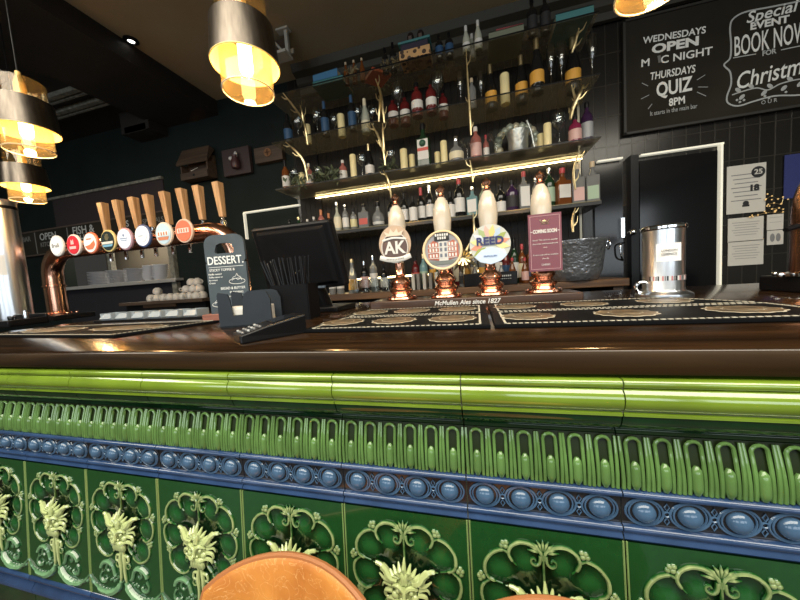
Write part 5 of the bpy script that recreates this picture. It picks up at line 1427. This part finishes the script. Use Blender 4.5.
book(313, 343, SH[1], 2.08, .20, .035, M['book_teal'], 'teal book lying under the blue book on the top shelf', .0)
book(314, 339, SH[1], 2.09, .18, .055, M['book_blue'], 'blue book with thick pages lying on the teal book', -.06, .0352)
bk_ = book(364, 384, SH[1], 2.09, .15, .02, M['book_red'], 'orange red book lying turned cornerwise on the top shelf', PI / 4)
book(489, 524, SH[1], 2.07, .22, .05, M['book_sage'], 'sage green book lying flat on the top shelf', .0)
book(496, 523, SH[1], 2.09, .14, .02, cmat((.40, .08, .09), .5), 'small red book lying on the sage green one', .05, .0502)
book(556, 594, SH[1], 2.07, .22, .055, M['book_teal'], 'large teal book at the door end of the top shelf', .0)
o_ = tag(MB().tube([(0, 0, .005), (.13, 0, .012)], .006, 8).build('silver_pen', M['chrome'], None, (XA(566, 2.09, 2.68), 2.10, SH[1] + .0555)), 'silver rod lying on the large teal book', 'rod')
# boxes with spotted card
xa, xb = XA(401, 2.08, SH[1]), XA(431, 2.08, SH[1])
o_ = thing('spotted_box', 'box covered in brown spotted card on the top shelf', 'box', ((xa + xb) / 2, 2.13, SH[1]))
MB().box((0, -.02, .028), (xb - xa, .14, .056)).build('box_body', M['spotted'], o_, bevel=.002)
o_ = thing('teal_box', 'dark open box with teal lid resting on the spotted box', 'box', ((xa + xb) / 2 - .005, 2.14, SH[1] + .0562))
MB().box((0, 0, .032), (xb - xa - .02, .12, .064)).build('box_body', cmat((.03, .025, .045), .5), o_, bevel=.002)
MB().box((0, 0, .071), (xb - xa + .01, .14, .014)).build('box_lid', M['book_teal'], o_, bevel=.002)
for i, px_ in enumerate((411, 421)):
    o_ = thing('dark_jar', 'rounded dark jar standing on the teal lid, %s from the till' % ORD[i], 'jar', (XA(px_, 2.14, SH[1] + .15), 2.14, SH[1] + .1343), group='dark jars on the teal box')
    MB().lathe([(0, 0), (.022, 0), (.024, .004), (.024, .065), (.018, .082), (0, .088)], seg=16).build('jar_body', cmat((.02, .015, .015), .2), o_)
    MB().box((0, -.0245, .036), (.022, .002, .04)).build('jar_label', cmat((.10, .07, .06), .5), o_)


def foliage(name, label, cat, x0, x1, y, z, n, size, mt, seed, spread=.05, hang=.0):
    rnd = random.Random(seed); m = MB()
    o_ = thing(name, label, cat, ((x0 + x1) / 2, y, z))
    for k in range(n):
        c_ = Vector((rnd.uniform(x0, x1) - (x0 + x1) / 2, rnd.uniform(-spread, spread), rnd.uniform(.012, spread * 1.5)))
        L = size * rnd.uniform(.6, 1.3); e = Euler((rnd.uniform(-1.2, 1.2), rnd.uniform(-1.2, 1.2), rnd.uniform(0, 6.28))).to_matrix()
        v = [Vector((0, 0, 0)), Vector((L * .45, L * .22, L * .05)), Vector((L, 0, 0)), Vector((L * .45, -L * .22, L * .05)), Vector((L * .45, 0, -L * .06))]
        m._add([c_ + e @ q for q in v], [(0, 4, 1), (1, 4, 2), (2, 4, 3), (3, 4, 0), (0, 1, 2, 3)])
    m.build('leaves', mt, o_)
    MB().tube(cr([((x0 - x1) / 2, 0, .005), (0, .01, .015), ((x1 - x0) / 2, 0, .005)]), .004, 6).build('stem', M['leaf_dry'], o_)
    return o_


foliage('leaf_garland', 'grey green leafy garland trailing over the till end of the lit shelf', 'garland', XA(310, 2.09, 1.97), XA(342, 2.09, 1.97), 2.12, SH[3] + .01, 120, .05, M['leaf'], 3, .06, .0)
foliage('leaf_garland', 'small leaf spray hanging at the very till end of the lit shelf', 'garland', XA(286, 2.05, 1.93), XA(302, 2.05, 1.93), 2.09, SH[3] + .01, 46, .05, M['leaf'], 4, .05, .0)
foliage('leaf_sprig', 'tuft of pale leaves in front of the gold branch on the lit shelf', 'sprig', XA(384, 2.1, 1.97), XA(396, 2.1, 1.97), 2.10, SH[3] + .01, 34, .045, M['leaf'], 5, .04)
foliage('dried_posy', 'pale dried posy between the amber bottles and the dark bottles', 'posy', XA(366, 2.13, 2.68), XA(378, 2.13, 2.68), 2.29, SH[1] + .01, 70, .045, cmat((.22, .24, .16), .7), 6, .05)
foliage('dried_wreath', 'brown dried wreath lying beside the spotted box on the top shelf', 'wreath', XA(383, 2.09, 2.64), XA(400, 2.09, 2.64), 2.10, SH[1] + .008, 90, .032, M['leaf_dry'], 8, .03, .0)
foliage('dried_sprig', 'little dried sprig beside the teal book on the top shelf', 'sprig', XA(346, 2.08, 2.64), XA(355, 2.08, 2.64), 2.09, SH[1] + .008, 40, .032, M['leaf_dry'], 9, .03, .0)
# pewter pot with baubles
pp_ = thing('pewter_pot', 'pewter pot in front of a ring of grey baubles on the lit shelf', 'pot', (XA(518, 2.13, 2.02), 2.13, SH[3]))
MB().lathe([(0, 0), (.055, 0), (.058, .005), (.062, .10), (.068, .12), (.070, .135), (.064, .135), (.056, .11), (0, .10)], seg=24).build('pot_body', M['pewter'], pp_)
MB().tube([(.095, -.01, .02), (.075, -.015, .13), (.055, -.01, .19)], .007, 7).build('pot_spoon', M['pewter'], pp_)
rnd = random.Random(3)
for k in range(13):
    a = -.35 + (PI + .7) * k / 12
    r_ = .024 + .007 * rnd.random()
    cx_, cz_ = .118 * math.cos(a), .095 + .105 * math.sin(a)
    o_ = thing('bauble', 'grey green bauble of the ring behind the pewter pot, %s from the door end' % ORD[k], 'bauble', (pp_.location.x + cx_, 2.20, SH[3] + max(cz_, r_)), group='baubles of the shelf wreath')
    MB().ell((0, 0, 0), (r_, r_, r_), 12, 8).build('bauble_ball', cmat((.28, .32, .27), .25, .3) if k % 3 else cmat((.40, .38, .28), .3, .3), o_)
    MB().lathe([(0, r_ * .95), (r_ * .25, r_ * .95), (r_ * .25, r_ * 1.12), (0, r_ * 1.12)], seg=8).build('bauble_cap', M['chrome'], o_)
wr = tag(MB().tube([(.118 * math.cos(a), 0, .100 + .105 * math.sin(a)) for a in [2 * PI * i / 28 for i in range(28)]], .006, 6, closed=True).build('wreath_ring', M['leaf_dry'], None, (pp_.location.x, 2.235, SH[3] + .012)), 'thin ring carrying the baubles behind the pewter pot', 'wreath')

# ================================================================== BLACKBOARD
bY = YB - .03
a_, b2 = P(624, 136, bY), P(640, 10, bY)
bz0, bz1 = a_.z + .005, P(690, 8, bY).z + .02
bxa, bxb = a_.x, 2.75
bb = thing('chalk_blackboard', 'big chalk blackboard high on the wall advertising OPEN MIC NIGHT and QUIZ', 'blackboard', (bxa, bY, bz0))
MB().box(((bxb - bxa) / 2, .012, (bz1 - bz0) / 2), (bxb - bxa, .02, bz1 - bz0)).build('board_panel', M['blackboard'], bb)
m = MB()
for z in (.006, bz1 - bz0 - .006): m.box(((bxb - bxa) / 2, 0, z), (bxb - bxa, .016, .014))
m.box((.006, 0, (bz1 - bz0) / 2), (.014, .016, bz1 - bz0)); m.build('board_frame', M['board_frame'], bb)
def onb(px, py): q = P(px, py, bY); return q.x - bxa, q.z - bz0
def btext(tx, p0, p1, hpx, mt=None, bold=.0, shear=0.0):
    x0_, z0_ = onb(*p0); x1_, z1_ = onb(*p1)
    text(tx, hpx * .0078 * 1.02, mt or M['chalk'], bb, ((x0_ + x1_) / 2, -.0005, (z0_ + z1_) / 2), rot=(PI / 2, -math.atan2(z1_ - z0_, x1_ - x0_) * 1.0, 0), width=math.hypot(x1_ - x0_, z1_ - z0_), bold=bold, shear=shear)


btext('WEDNESDAYS', (643, 41), (706, 30), 7, bold=.001)
btext('OPEN', (652, 50), (699, 41), 9, bold=.003)
btext('M   C NIGHT', (641, 64), (712, 51), 8, bold=.001)
btext('I', (658, 60), (661, 59), 8, mt=M['chalk_dim'])
btext('THURSDAYS', (650, 77), (695, 69), 8, bold=.001, shear=.1)
btext('QUIZ', (656, 91), (692, 84), 15, bold=.003)
btext('8PM', (669, 103), (685, 100), 8, bold=.0015)
btext('It starts in the main bar', (650, 114), (697, 106), 5, mt=M['chalk_mid'])
m = MB()
for (p0, p1) in (((648, 86), (642, 83)), ((649, 95), (641, 99)), ((697, 80), (705, 75)), ((698, 87), (708, 87)), ((697, 92), (706, 96)), ((652, 104), (648, 109))):
    x0_, z0_ = onb(*p0); x1_, z1_ = onb(*p1); m.tube([(x0_, 0, z0_), (x1_, 0, z1_)], .0022, 4)
m.build('chalk_ray', M['chalk_mid'], bb)
btext('Special', (745, 19), (797, 6), 11, bold=.001, shear=.25)
btext('EVENT', (750, 27), (789, 19), 7, bold=.002)
btext('BOOK NOW', (734, 48), (807, 32), 20, bold=.001)
btext('FOR', (762, 54), (776, 51), 5, mt=M['chalk_mid'], bold=.001)
btext('Christmas', (735, 83), (818, 62), 17, bold=.001, shear=.3)
btext('O U R', (761, 103), (777, 100), 4, mt=M['chalk_mid'])
m = MB()
def bpath(pts, r=.006):
    m.tube([(onb(*q)[0], 0, onb(*q)[1]) for q in [tuple(v)[:2] for v in cr([(a[0], a[1], 0) for a in pts], 5)]], r, 5, flat=.3)
bpath([(830, -6), (800, 1), (770, 7), (745, 12), (733, 19), (730, 28), (731, 44), (730, 58), (724, 65), (730, 72), (731, 84), (727, 96), (728, 103), (738, 106), (755, 101), (775, 96), (800, 95), (825, 90)], .005)
bpath([(733, 58), (744, 56), (756, 54)], .003); bpath([(781, 50), (795, 47), (806, 45)], .003)
m.build('chalk_scroll', M['chalk_mid'], bb)
m = MB()
bpath([(732, 95), (744, 91), (757, 88), (768, 90), (780, 84), (795, 80), (810, 78)], .004)
for k, (x_, y_) in enumerate(((738, 90), (742, 97), (751, 86), (764, 93), (770, 86), (784, 88), (790, 79), (800, 84))):
    px0, pz0 = onb(x_, y_); m.ell((px0, 0, pz0), (.018, .002, .011), 8, 5, rot=(0, .8 * (-1) ** k, 0))
for (x_, y_) in ((737, 100), (740, 102), (744, 100), (765, 96), (769, 98), (786, 92)):
    px0, pz0 = onb(x_, y_); m.ell((px0, 0, pz0), (.007, .002, .007), 8, 5)
m.build('chalk_berry_branch', M['chalk_mid'], bb)

# ================================================================== NOTICES ON THE TILES
def notice(x0p, y0p, x1p, y1p, label, lines, head=None, bc=None):
    nY = YB - .006
    a, b_ = P(x0p, y0p, nY), P(x1p, y1p, nY)
    w_, h_ = b_.x - a.x, a.z - b_.z
    o_ = thing('paper_notice', label, 'notice', ((a.x + b_.x) / 2, nY, b_.z), group='paper notices on the black tiles')
    MB().box((0, 0, h_ / 2), (w_, .003, h_)).build('paper_sheet', bc or M['paper'], o_)
    m = MB()
    for i in range(lines):
        z = h_ * (.80 - .62 * i / max(1, lines)); ww_ = w_ * (.78 - .18 * ((i * 7) % 3) / 2)
        m.box((0, -.002, z), (ww_, .0008, h_ * .018))
    m.build('printed_line', M['grey_ink'], o_)
    return o_, w_, h_


o_, w_, h_ = notice(727, 167, 765, 211, 'large paper notice with an age check symbol, topmost on the black tiles', 7)
m = MB(); disc(m, .034, -.003, .001, (w_ * .30, h_ * .82)); dd = m.build('age_disc', M['ink'], o_); text('25', .042, M['paper'], dd, (w_ * .30, -.0042, h_ * .82), bold=.001)
text('18', .05, M['ink'], o_, (w_ * .20, -.003, h_ * .50), bold=.003)
m = MB(); m.ell((0, -.002, h_ * .20), (.016, .001, .016), 10, 6); m.box((0, -.002, h_ * .15), (.036, .001, .012)); m.build('printed_badge', M['ink'], o_)
notice(728, 219, 763, 240, 'paper notice of small print, middle one below the age check sheet', 6)
notice(728, 242, 763, 264, 'paper notice with a bold heading, lowest on the black tiles', 6)
notice(767, 215, 783, 229, 'small white card with a black mark beside the copper font', 2)
o_, w_, h_ = notice(767, 231, 783, 244, 'small white card with two grey hands beside the copper font', 0)
m = MB(); m.ell((-w_ * .18, -.002, h_ * .5), (.012, .001, .026), 8, 6); m.ell((w_ * .18, -.002, h_ * .5), (.012, .001, .026), 8, 6); m.build('printed_hand', M['grey_ink'], o_)
pz_ = tag(MB().box((0, 0, 0), (.16, .004, .26)).build('blue_poster', cmat((.03, .04, .16), .4), None, (P(795, 172, YB - .01).x + .03, YB - .008, P(795, 176, YB - .01).z)), 'dark blue poster on the tiles behind the copper font', 'poster')

# small gold lights on a wire on the tiles
lw = thing('fairy_lights', 'short string of tiny gold lights on the tiles beside the age notice', 'fairy lights', P(775, 205, YB - .03))
rnd = random.Random(9); pts = []
for i, (px_, py_) in enumerate(((766, 199), (772, 196), (778, 199), (783, 197), (781, 204), (774, 203), (767, 206), (772, 209), (779, 208), (783, 212), (775, 212), (766, 213), (758, 215), (750, 217))):
    pts.append(P(px_, py_, YB - .02) - lw.location)
MB().tube(cr(pts, 3), .0012, 4).build('wire', M['gold'], lw)
M['tiny'] = mat('tiny_warm_light', (1, .7, .3), .4, emit=(1, .62, .25), estr=.25)
m = MB()
for q in pts: m.ell(q, (.0045, .0045, .0045), 7, 5); m.ell(q + Vector((rnd.uniform(-.03, .03), 0, rnd.uniform(-.02, .02))), (.004, .004, .004), 7, 5)
m.build('tiny_light_cluster', M['tiny'], lw)['kind'] = 'stuff'

# ================================================================== WALL ORNAMENTS BEYOND THE TAPS
wY = YB - .005
a_, b_ = P(185, 183, wY - .05), P(212, 147, wY - .05)
bh_ = thing('key_box', 'brown wooden house-shaped box with sloping lid on the dark wall', 'box', ((a_.x + b_.x) / 2, wY, a_.z))
w_, h_ = b_.x - a_.x, b_.z - a_.z
m = MB(); m.box((0, -.055, .03), (w_ * .86, .11, .06)); m.box((0, -.012, h_ * .40), (w_ * .86, .024, h_ * .8)); m.box((-w_ * .42, -.05, h_ * .28), (.012, .10, h_ * .5)); m.box((w_ * .42, -.05, h_ * .28), (.012, .10, h_ * .5)); m.build('box_body', M['box_wood'], bh_)
m = MB(); m._add([(-w_ / 2, -.125, h_ * .52), (w_ / 2, -.125, h_ * .52), (w_ * .44, -.062, h_ * 1.06), (-w_ * .44, -.062, h_ * 1.06), (-w_ / 2, -.115, h_ * .48), (w_ / 2, -.115, h_ * .48), (w_ * .44, -.005, h_ * .98), (-w_ * .44, -.005, h_ * .98)], [(0, 1, 2, 3), (7, 6, 5, 4), (0, 4, 5, 1), (1, 5, 6, 2), (2, 6, 7, 3), (3, 7, 4, 0)]); m.build('sloping_lid', M['box_wood'], bh_, smooth=False)
m = MB(); m.tube([(-.02, -.115, h_ * .26), (.06, -.115, h_ * .33)], .006, 6); m.lathe([(0, 0), (.008, 0), (.008, .03), (0, .032)], (-w_ * .25, -.02, h_)); m.build('metal_pin', M['chrome'], bh_)
m = MB(); m.ell((0, -.112, .032), (.012, .006, .012), 8, 6); m.build('knob', M['black'], bh_)


def frame(x0p, y0p, x1p, y1p, depth, label, mt):
    a, b_ = P(x0p, y1p, wY - depth), P(x1p, y0p, wY - depth)
    o_ = thing('wall_plaque', label, 'wall plaque', ((a.x + b_.x) / 2, wY, a.z))
    w_, h_ = b_.x - a.x, b_.z - a.z
    MB().box((0, -depth / 2, h_ / 2), (w_, depth, h_)).build('backboard', mt, o_, bevel=.004)
    return o_, w_, h_


o_, w_, h_ = frame(224, 145, 248, 177, .04, 'dark reddish mounted panel with a small vase of white blooms', cmat((.035, .022, .022), .5))
m = MB(); m.lathe([(0, 0), (.03, 0), (.038, .02), (.036, .06), (.022, .10), (.026, .115), (0, .115)], (.02, -.07, h_ * .18)); m.build('vase', cmat((.05, .02, .022), .4), o_)
m = MB(); m.ell((.03, -.07, h_ * .68), (.016, .012, .03), 8, 6); m.ell((-.035, -.06, h_ * .60), (.022, .012, .018), 8, 6); m.ell((.02, -.07, h_ * .57), (.016, .01, .014), 8, 6); m.build('white_bloom', cmat((.42, .42, .42), .5), o_)
o_, w_, h_ = frame(255, 143, 281, 164, .05, 'brown wooden panel with a round orange emblem beside the shelves', M['box_wood'])
m = MB(); disc(m, .036, -.056, .006, (.0, h_ * .58)); dd = m.build('round_emblem', cmat((.16, .075, .03), .5), o_)
m = MB(); m.box((0, -.059, h_ * .58), (.05, .003, .010)); m.box((0, -.059, h_ * .58), (.010, .003, .05)); m.build('emblem_cross', cmat((.08, .035, .015), .5), dd)

# ================================================================== KITCHEN PASS
area('pass_lamp', ((HX0 + HX1) / 2, 2.72, 1.95), (0, 0, 0), 1.2, .3, 14, (1, .85, .65))
ms = struct(MB().box(((HX0 + HX1) / 2 + .05, 2.55, HZ0 + .012), (HX1 - HX0 + .1, .42, .024)).box(((HX0 + HX1) / 2 + .05, 2.335, HZ0 + .006), (HX1 - HX0 + .1, .012, .036)).build('trim_5', M['pass_steel'], bevel=.004))
fr_ = MB()
fr_.box((HX1 + .02, YB - .01, (HZ0 + HZ1) / 2 - .1), (.06, .06, HZ1 - HZ0 + .3)); fr_.box((HX0 + .6, 2.52, 1.55), (.05, .05, .5))
struct(fr_.build('trim_6', M['trim_pale']))
# menu board above the pass
a_, b_ = P(24, 258, YB - .03), P(166, 210, YB - .03)
mbz0, mbz1 = CZ + .225 * 2.39, CZ + .345 * 2.39
mb = thing('menu_chalkboard', 'long chalk menu board over the kitchen pass reading FISH and CHIPS', 'menu board', ((a_.x + b_.x) / 2, YB - .02, mbz0))
w_, h_ = b_.x - a_.x, mbz1 - mbz0
MB().box((0, 0, h_ / 2), (w_, .03, h_)).build('board_panel', M['blackboard'], mb)
m = MB(); m.box((0, -.012, .008), (w_, .02, .016)); m.box((0, -.012, h_ - .008), (w_, .02, .016))
m.build('board_frame', cmat((.07, .05, .04), .6), mb)
m = MB()
for px_ in (35, 68, 112, 140): m.box((P(px_, 232, YB - .03).x - mb.location.x, -.016, h_ / 2), (.012, .004, h_ * .85))
m.build('board_divider', M['chalk_dim'], mb)
def mtext(tx, px, fz, sz, mt=None): text(tx, sz, mt or M['chalk_mid'], mb, (P(px, 232, YB - .03).x - mb.location.x, -.0165, h_ * fz), bold=.001)
mtext('OPEN', 48, .70, .11); mtext('KITCHEN', 48, .40, .07, M['chalk_dim']); mtext('FISH &', 84, .74, .12); mtext('CHIPS', 84, .42, .11); mtext('PIES', 125, .72, .09); mtext('SIDES', 125, .40, .08, M['chalk_dim']); mtext('BAR', 26, .70, .08, M['chalk_dim']); mtext('SPECIALS', 155, .70, .07, M['chalk_dim'])
# plates
plate_me = MB().lathe([(0, 0), (.055, 0), (.06, .002), (.105, .014), (.106, .017), (.06, .006), (0, .005)], seg=24).mesh('dinner_plate', [M['plate']])
bowl_me = MB().lathe([(0, 0), (.035, 0), (.04, .003), (.072, .045), (.07, .047), (.036, .007), (0, .006)], seg=24).mesh('soup_bowl', [M['plate']])
zsh = HZ0 + .0245
place = ['by the copper column', 'second along the pass', 'third along the pass']
for si, (px_, n, s) in enumerate(((96, 9, .88), (114, 9, .88), (132, 9, .88))):
    x = XA(px_, 2.52, zsh + .05)
    for k in range(n):
        o_ = bpy.data.objects.new('dinner_plate', plate_me); COL.objects.link(o_); o_.scale = (s, s, s)
        o_.location = (x + random.uniform(-.003, .003), 2.55, zsh + .0175 * k)
        tag(o_, 'grey plate in the stack %s, %s from the bottom' % (place[si], ORD[k]), 'plate', 'plates stacked on the kitchen pass')
for si, (px_, n) in enumerate(((148, 7), (158, 7))):
    x = XA(px_, 2.5, zsh + .05)
    for k in range(n):
        o_ = bpy.data.objects.new('soup_bowl', bowl_me); COL.objects.link(o_)
        o_.location = (x + .004 * k, 2.52, zsh + .02 * k)
        tag(o_, 'grey bowl in the %s nest on the pass, %s from the bottom' % ('inner' if si == 0 else 'outermost', ORD[k]), 'bowl', 'bowls nested on the kitchen pass')
# side shelf with upturned cups
cs = thing('side_counter', 'brown counter against the dark wall carrying white cups', 'counter', (P(178, 300, 2.3).x, 2.262, 0))
MB().box((0, 0, 1.135), (1.0, .3, .03)).build('counter_top', M['box_wood'], cs, bevel=.004)
MB().box((0, .02, .56), (.96, .24, 1.12)).build('counter_body', M['black_matt'], cs)
MB().box((-.05, -.10, 1.115), (.4, .02, .05)).build('counter_lip', M['back_wood'], cs)
cup_me = MB().lathe([(0, .062), (.018, .062), (.020, .059), (.032, .053), (.042, .040), (.046, .024), (.044, .010), (.038, 0), (.035, 0), (.040, .015), (0, .05)], seg=18).mesh('china_cup', [M['cup']])
hnd_me = MB().tube(cr([(.040, 0, .040), (.060, 0, .038), (.064, 0, .022), (.044, 0, .012)], 4), .004, 6).mesh('cup_handle', [M['cup']])
czt = 1.1502
cups = [(151.7, 0, 0), (158, 0, 0), (164.5, 0, 0), (171, 0, 0), (177.5, 0, 0), (184, 0, 0), (190.5, 0, 0), (197, 0, 0), (203, 0, 0), (158, 1, 0), (187, 1, 0), (194, 1, 0), (200, 1, 0), (192, 2, 0), (198, 2, 0)]
for i, (px_, lv, _) in enumerate(cups):
    y = 2.20 + .02 * lv
    o_ = thing('china_cup', 'white upturned cup in the %s row of the cup pile, %s counted from the kitchen' % (('bottom', 'middle', 'top')[lv], ORD[i if lv == 0 else (i - 9 if lv == 1 else i - 13)]), 'cup', (XA(px_, y, czt + .06 * lv), y, czt + .0622 * lv), (0, 0, random.uniform(0, 6)), 'white cups on the side counter')
    inst('cup_body', cup_me, o_); inst('cup_handle', hnd_me, o_); o_.scale = (.86, .86, 1)

# ================================================================== PENDANT LAMPS
def pendant(px, Y, zb, label):
    q = XA(px, Y, zb + .2)
    o_ = thing('pendant_lamp', label, 'pendant lamp', (q, Y, zb), group='pendant lamps over the bar')
    R_ = .074; S0, S1 = .090, .099
    m = MB(); seg = 40
    m.lathe([(R_, .27), (R_, .0), (R_ - .003, .0), (R_ - .003, .27)], seg=seg); m.lathe([(0, .272), (R_, .272), (R_, .268), (0, .268)], seg=seg); m.build('glass_cylinder', M['lamp_glass'], o_)
    m = MB(); m.tube([(R_ * math.cos(a), R_ * math.sin(a), .001) for a in [2 * PI * i / seg for i in range(seg)]], .0024, 6, closed=True); m.build('glass_rim', mat('bright_glass_rim', (.75, .68, .5), .1, 0), o_)
    m = MB(); m.lathe([(S0, .195), (S1, .078)], seg=seg); 
    m.f = m.f[:-2]; m.mi = m.mi[:-2]
    m.build('metal_sleeve', M['sleeve'], o_)
    m = MB(); m.lathe([(S0 - .003, .195), (S1 - .003, .079)], seg=seg)
    m.f = m.f[:-2]; m.mi = m.mi[:-2]
    m.build('sleeve_lining', M['brass_in'], o_)
    m = MB(); m.tube([(S1 * math.cos(a) - .0015 * math.cos(a), S1 * math.sin(a) - .0015 * math.sin(a), .078) for a in [2 * PI * i / seg for i in range(seg)]], .0024, 6, closed=True); m.build('sleeve_rim', M['brass_in'], o_)
    MB().lathe([(0, .20), (.018, .20), (.018, .27), (.008, .30), (.008, .315), (0, .315)], seg=16).build('lamp_holder', M['brass_in'], o_)
    MB().tube([(0, 0, .31), (0, 0, CEIL - zb - .012)], .003, 8).build('cord', M['black'], o_)
    MB().lathe([(0, CEIL - zb - .03), (.05, CEIL - zb - .03), (.055, CEIL - zb - .005), (.055, CEIL - zb), (0, CEIL - zb)], seg=24).build('ceiling_rose', M['black'], o_)
    MB().lathe([(0, .055), (.014, .056), (.020, .066), (.020, .17), (.014, .195), (.012, .20), (0, .20)], seg=16).build('bulb_glass', M['bulb'], o_)
    ld = bpy.data.lights.new('bulb_light', 'POINT'); ld.energy = 6.0; ld.color = (1, .62, .28); ld.shadow_soft_size = .018
    lo = bpy.data.objects.new('bulb_light', ld); COL.objects.link(lo); lo.parent = o_; lo.location = (0, 0, .038)
    return o_


pendant(242, .85, CZ + .658 * .922, 'amber-lit glass pendant lamp with bronze sleeve hanging over the copper taps')
pendant(654, .86, CZ + .645 * .945, 'amber-lit glass pendant lamp hanging before the chalk blackboard, mostly cut off')
pendant(22, .88, CZ + .650 * .96, 'amber-lit glass pendant lamp with bronze sleeve, nearer of two beyond the taps')
pendant(23, 1.24, CZ + .460 * 1.32, 'amber-lit glass pendant lamp hanging low, farther of two beyond the taps')

# ceiling spot and the wall-mounted frame hung near the ceiling
q = PZ(131, 40, CEIL)
sp_ = thing('ceiling_spot', 'small recessed ceiling spotlight shining beside the dark beam', 'ceiling light', (q.x, q.y, CEIL))
MB().lathe([(.020, 0), (.044, 0), (.044, -.006), (.024, -.014), (.020, -.006)], seg=24).build('spot_ring', M['black'], sp_)
MB().lathe([(0, -.008), (.020, -.008), (.020, -.003), (0, -.003)], seg=20).build('spot_lens', M['spot'], sp_)
ld = bpy.data.lights.new('spot_light', 'SPOT'); ld.energy = .4; ld.spot_size = .8; ld.color = (1, .9, .75)
lo = bpy.data.objects.new('spot_light', ld); COL.objects.link(lo); lo.parent = sp_; lo.location = (0, 0, -.03)
# pale shelf bracket hanging from the ceiling
a_ = P(285, 20, 1.95); b_ = P(288, 57, 1.95)
hb = thing('ceiling_bracket', 'pale metal bracket shelf hanging from the ceiling behind the lamp', 'bracket', (a_.x, 1.95, CEIL))
m = MB(); dz = b_.z - CEIL
m.box((0, 0, dz / 2), (.022, .022, -dz)); m.box((-.02, 0, -.006), (.09, .05, .012)); m.box((-.10, -.02, dz), (.24, .09, .018)); m.box((-.10, .04, dz + .06), (.24, .012, .03)); m.tube([(-.02, 0, dz + .02), (-.16, 0, dz + .20)], .008, 6); m.build('bracket_frame', cmat((.34, .33, .29), .5), hb)
MB().box((-.12, .06, dz * .45), (.20, .012, -dz * .8)).build('bracket_panel', cmat((.05, .03, .02), .6), hb)

# ================================================================== BAR STOOLS (turned round, their backs against the tiles)
def stool(x, y, ztop, rotz, label, halfw, curve, R_):
    o_ = thing('bar_stool', label, 'bar stool', (x, y, 0), (0, 0, rotz), 'leather bar stools at the bar')
    zs = .57; z0_ = zs + .035; TH = .011
    rows = 16; cols = 30
    vs = []; fs = []
    def outline(d): return ztop - curve * d * d - .10 * (abs(d) / halfw) ** 9
    for s_ in (0, 1):
        for j in range(rows + 1):
            for i in range(cols + 1):
                d = halfw * (-1 + 2 * i / cols)
                zt_ = max(outline(d), z0_ + .004); z = z0_ + (zt_ - z0_) * j / rows
                ang = d / R_; lean = .10 * (z - .55)
                puff = .008 * (1 - (d / halfw) ** 4) * (1 - (2 * j / rows - 1) ** 4)
                rr = R_ - (TH * .5 + puff if s_ == 0 else -TH * .5)
                tp = .62 + .38 * min(1, max(0, z - .55) / .12)
                vs.append((rr * math.sin(ang * tp), -R_ + rr * math.cos(ang * tp) + lean, z))
    n1 = (rows + 1) * (cols + 1)
    for s_ in (0, 1):
        for j in range(rows):
            for i in range(cols):
                a = s_ * n1 + j * (cols + 1) + i
                fs.append((a, a + 1, a + cols + 2, a + cols + 1))
    for i in range(cols):
        a = rows * (cols + 1) + i; fs.append((a, a + 1, n1 + a + 1, n1 + a)); a = i; fs.append((a, n1 + a, n1 + a + 1, a + 1))
    for j in range(rows):
        a = j * (cols + 1); fs.append((a, a + cols + 1, n1 + a + cols + 1, n1 + a)); a = a + cols; fs.append((a, n1 + a, n1 + a + cols + 1, a + cols + 1))
    m = MB(); m._add(vs, fs); bo = m.build('backrest', M['leather'], o_, ang=70)
    m = MB()
    E_ = lambda j, i: (Vector(vs[j * (cols + 1) + i]) + Vector(vs[n1 + j * (cols + 1) + i])) / 2
    pts = [E_(j, 0) for j in range(rows)] + [E_(rows, i) for i in range(cols + 1)] + [E_(j, cols) for j in range(rows - 1, -1, -1)]
    m.tube(pts, .0055, 8); m.build('piping', M['piping'], bo)
    MB().lathe([(0, zs - .065), (.15, zs - .065), (.175, zs - .04), (.175, zs - .01), (.155, zs), (0, zs + .004)], (0, -.19, 0), 28).build('seat', M['leather'], o_)
    for sx_ in (-1, 1): MB().tube([(sx_ * .075, -.05, zs - .05), (sx_ * .075, .022, zs - .04), (sx_ * .075, .014, zs + .09)], .008, 8).build('back_post', M['leg_metal'], o_)
    for sx_ in (-1, 1):
        for sy_ in (-1, 1):
            MB().tube([(sx_ * .11, -.19 + sy_ * .11, zs - .06), (sx_ * .155, -.19 + sy_ * .155, .0)], .011, 8).build('leg', M['leg_metal'], o_)
    m = MB(); k_ = .139
    m.tube([(-k_, -.19 - k_, .22), (k_, -.19 - k_, .22), (k_, -.19 + k_, .22), (-k_, -.19 + k_, .22)], .008, 8, closed=True); m.build('foot_rail', M['leg_metal'], o_)
    return o_


stool(-.215, .345, .777, math.radians(-27), 'tan leather bar stool with arched back, nearer the taps end', .37, .92, .40)
stool(.095, .345, .804, math.radians(-6), 'tan leather bar stool with arched back showing only its top edge', .20, 1.9, .36)
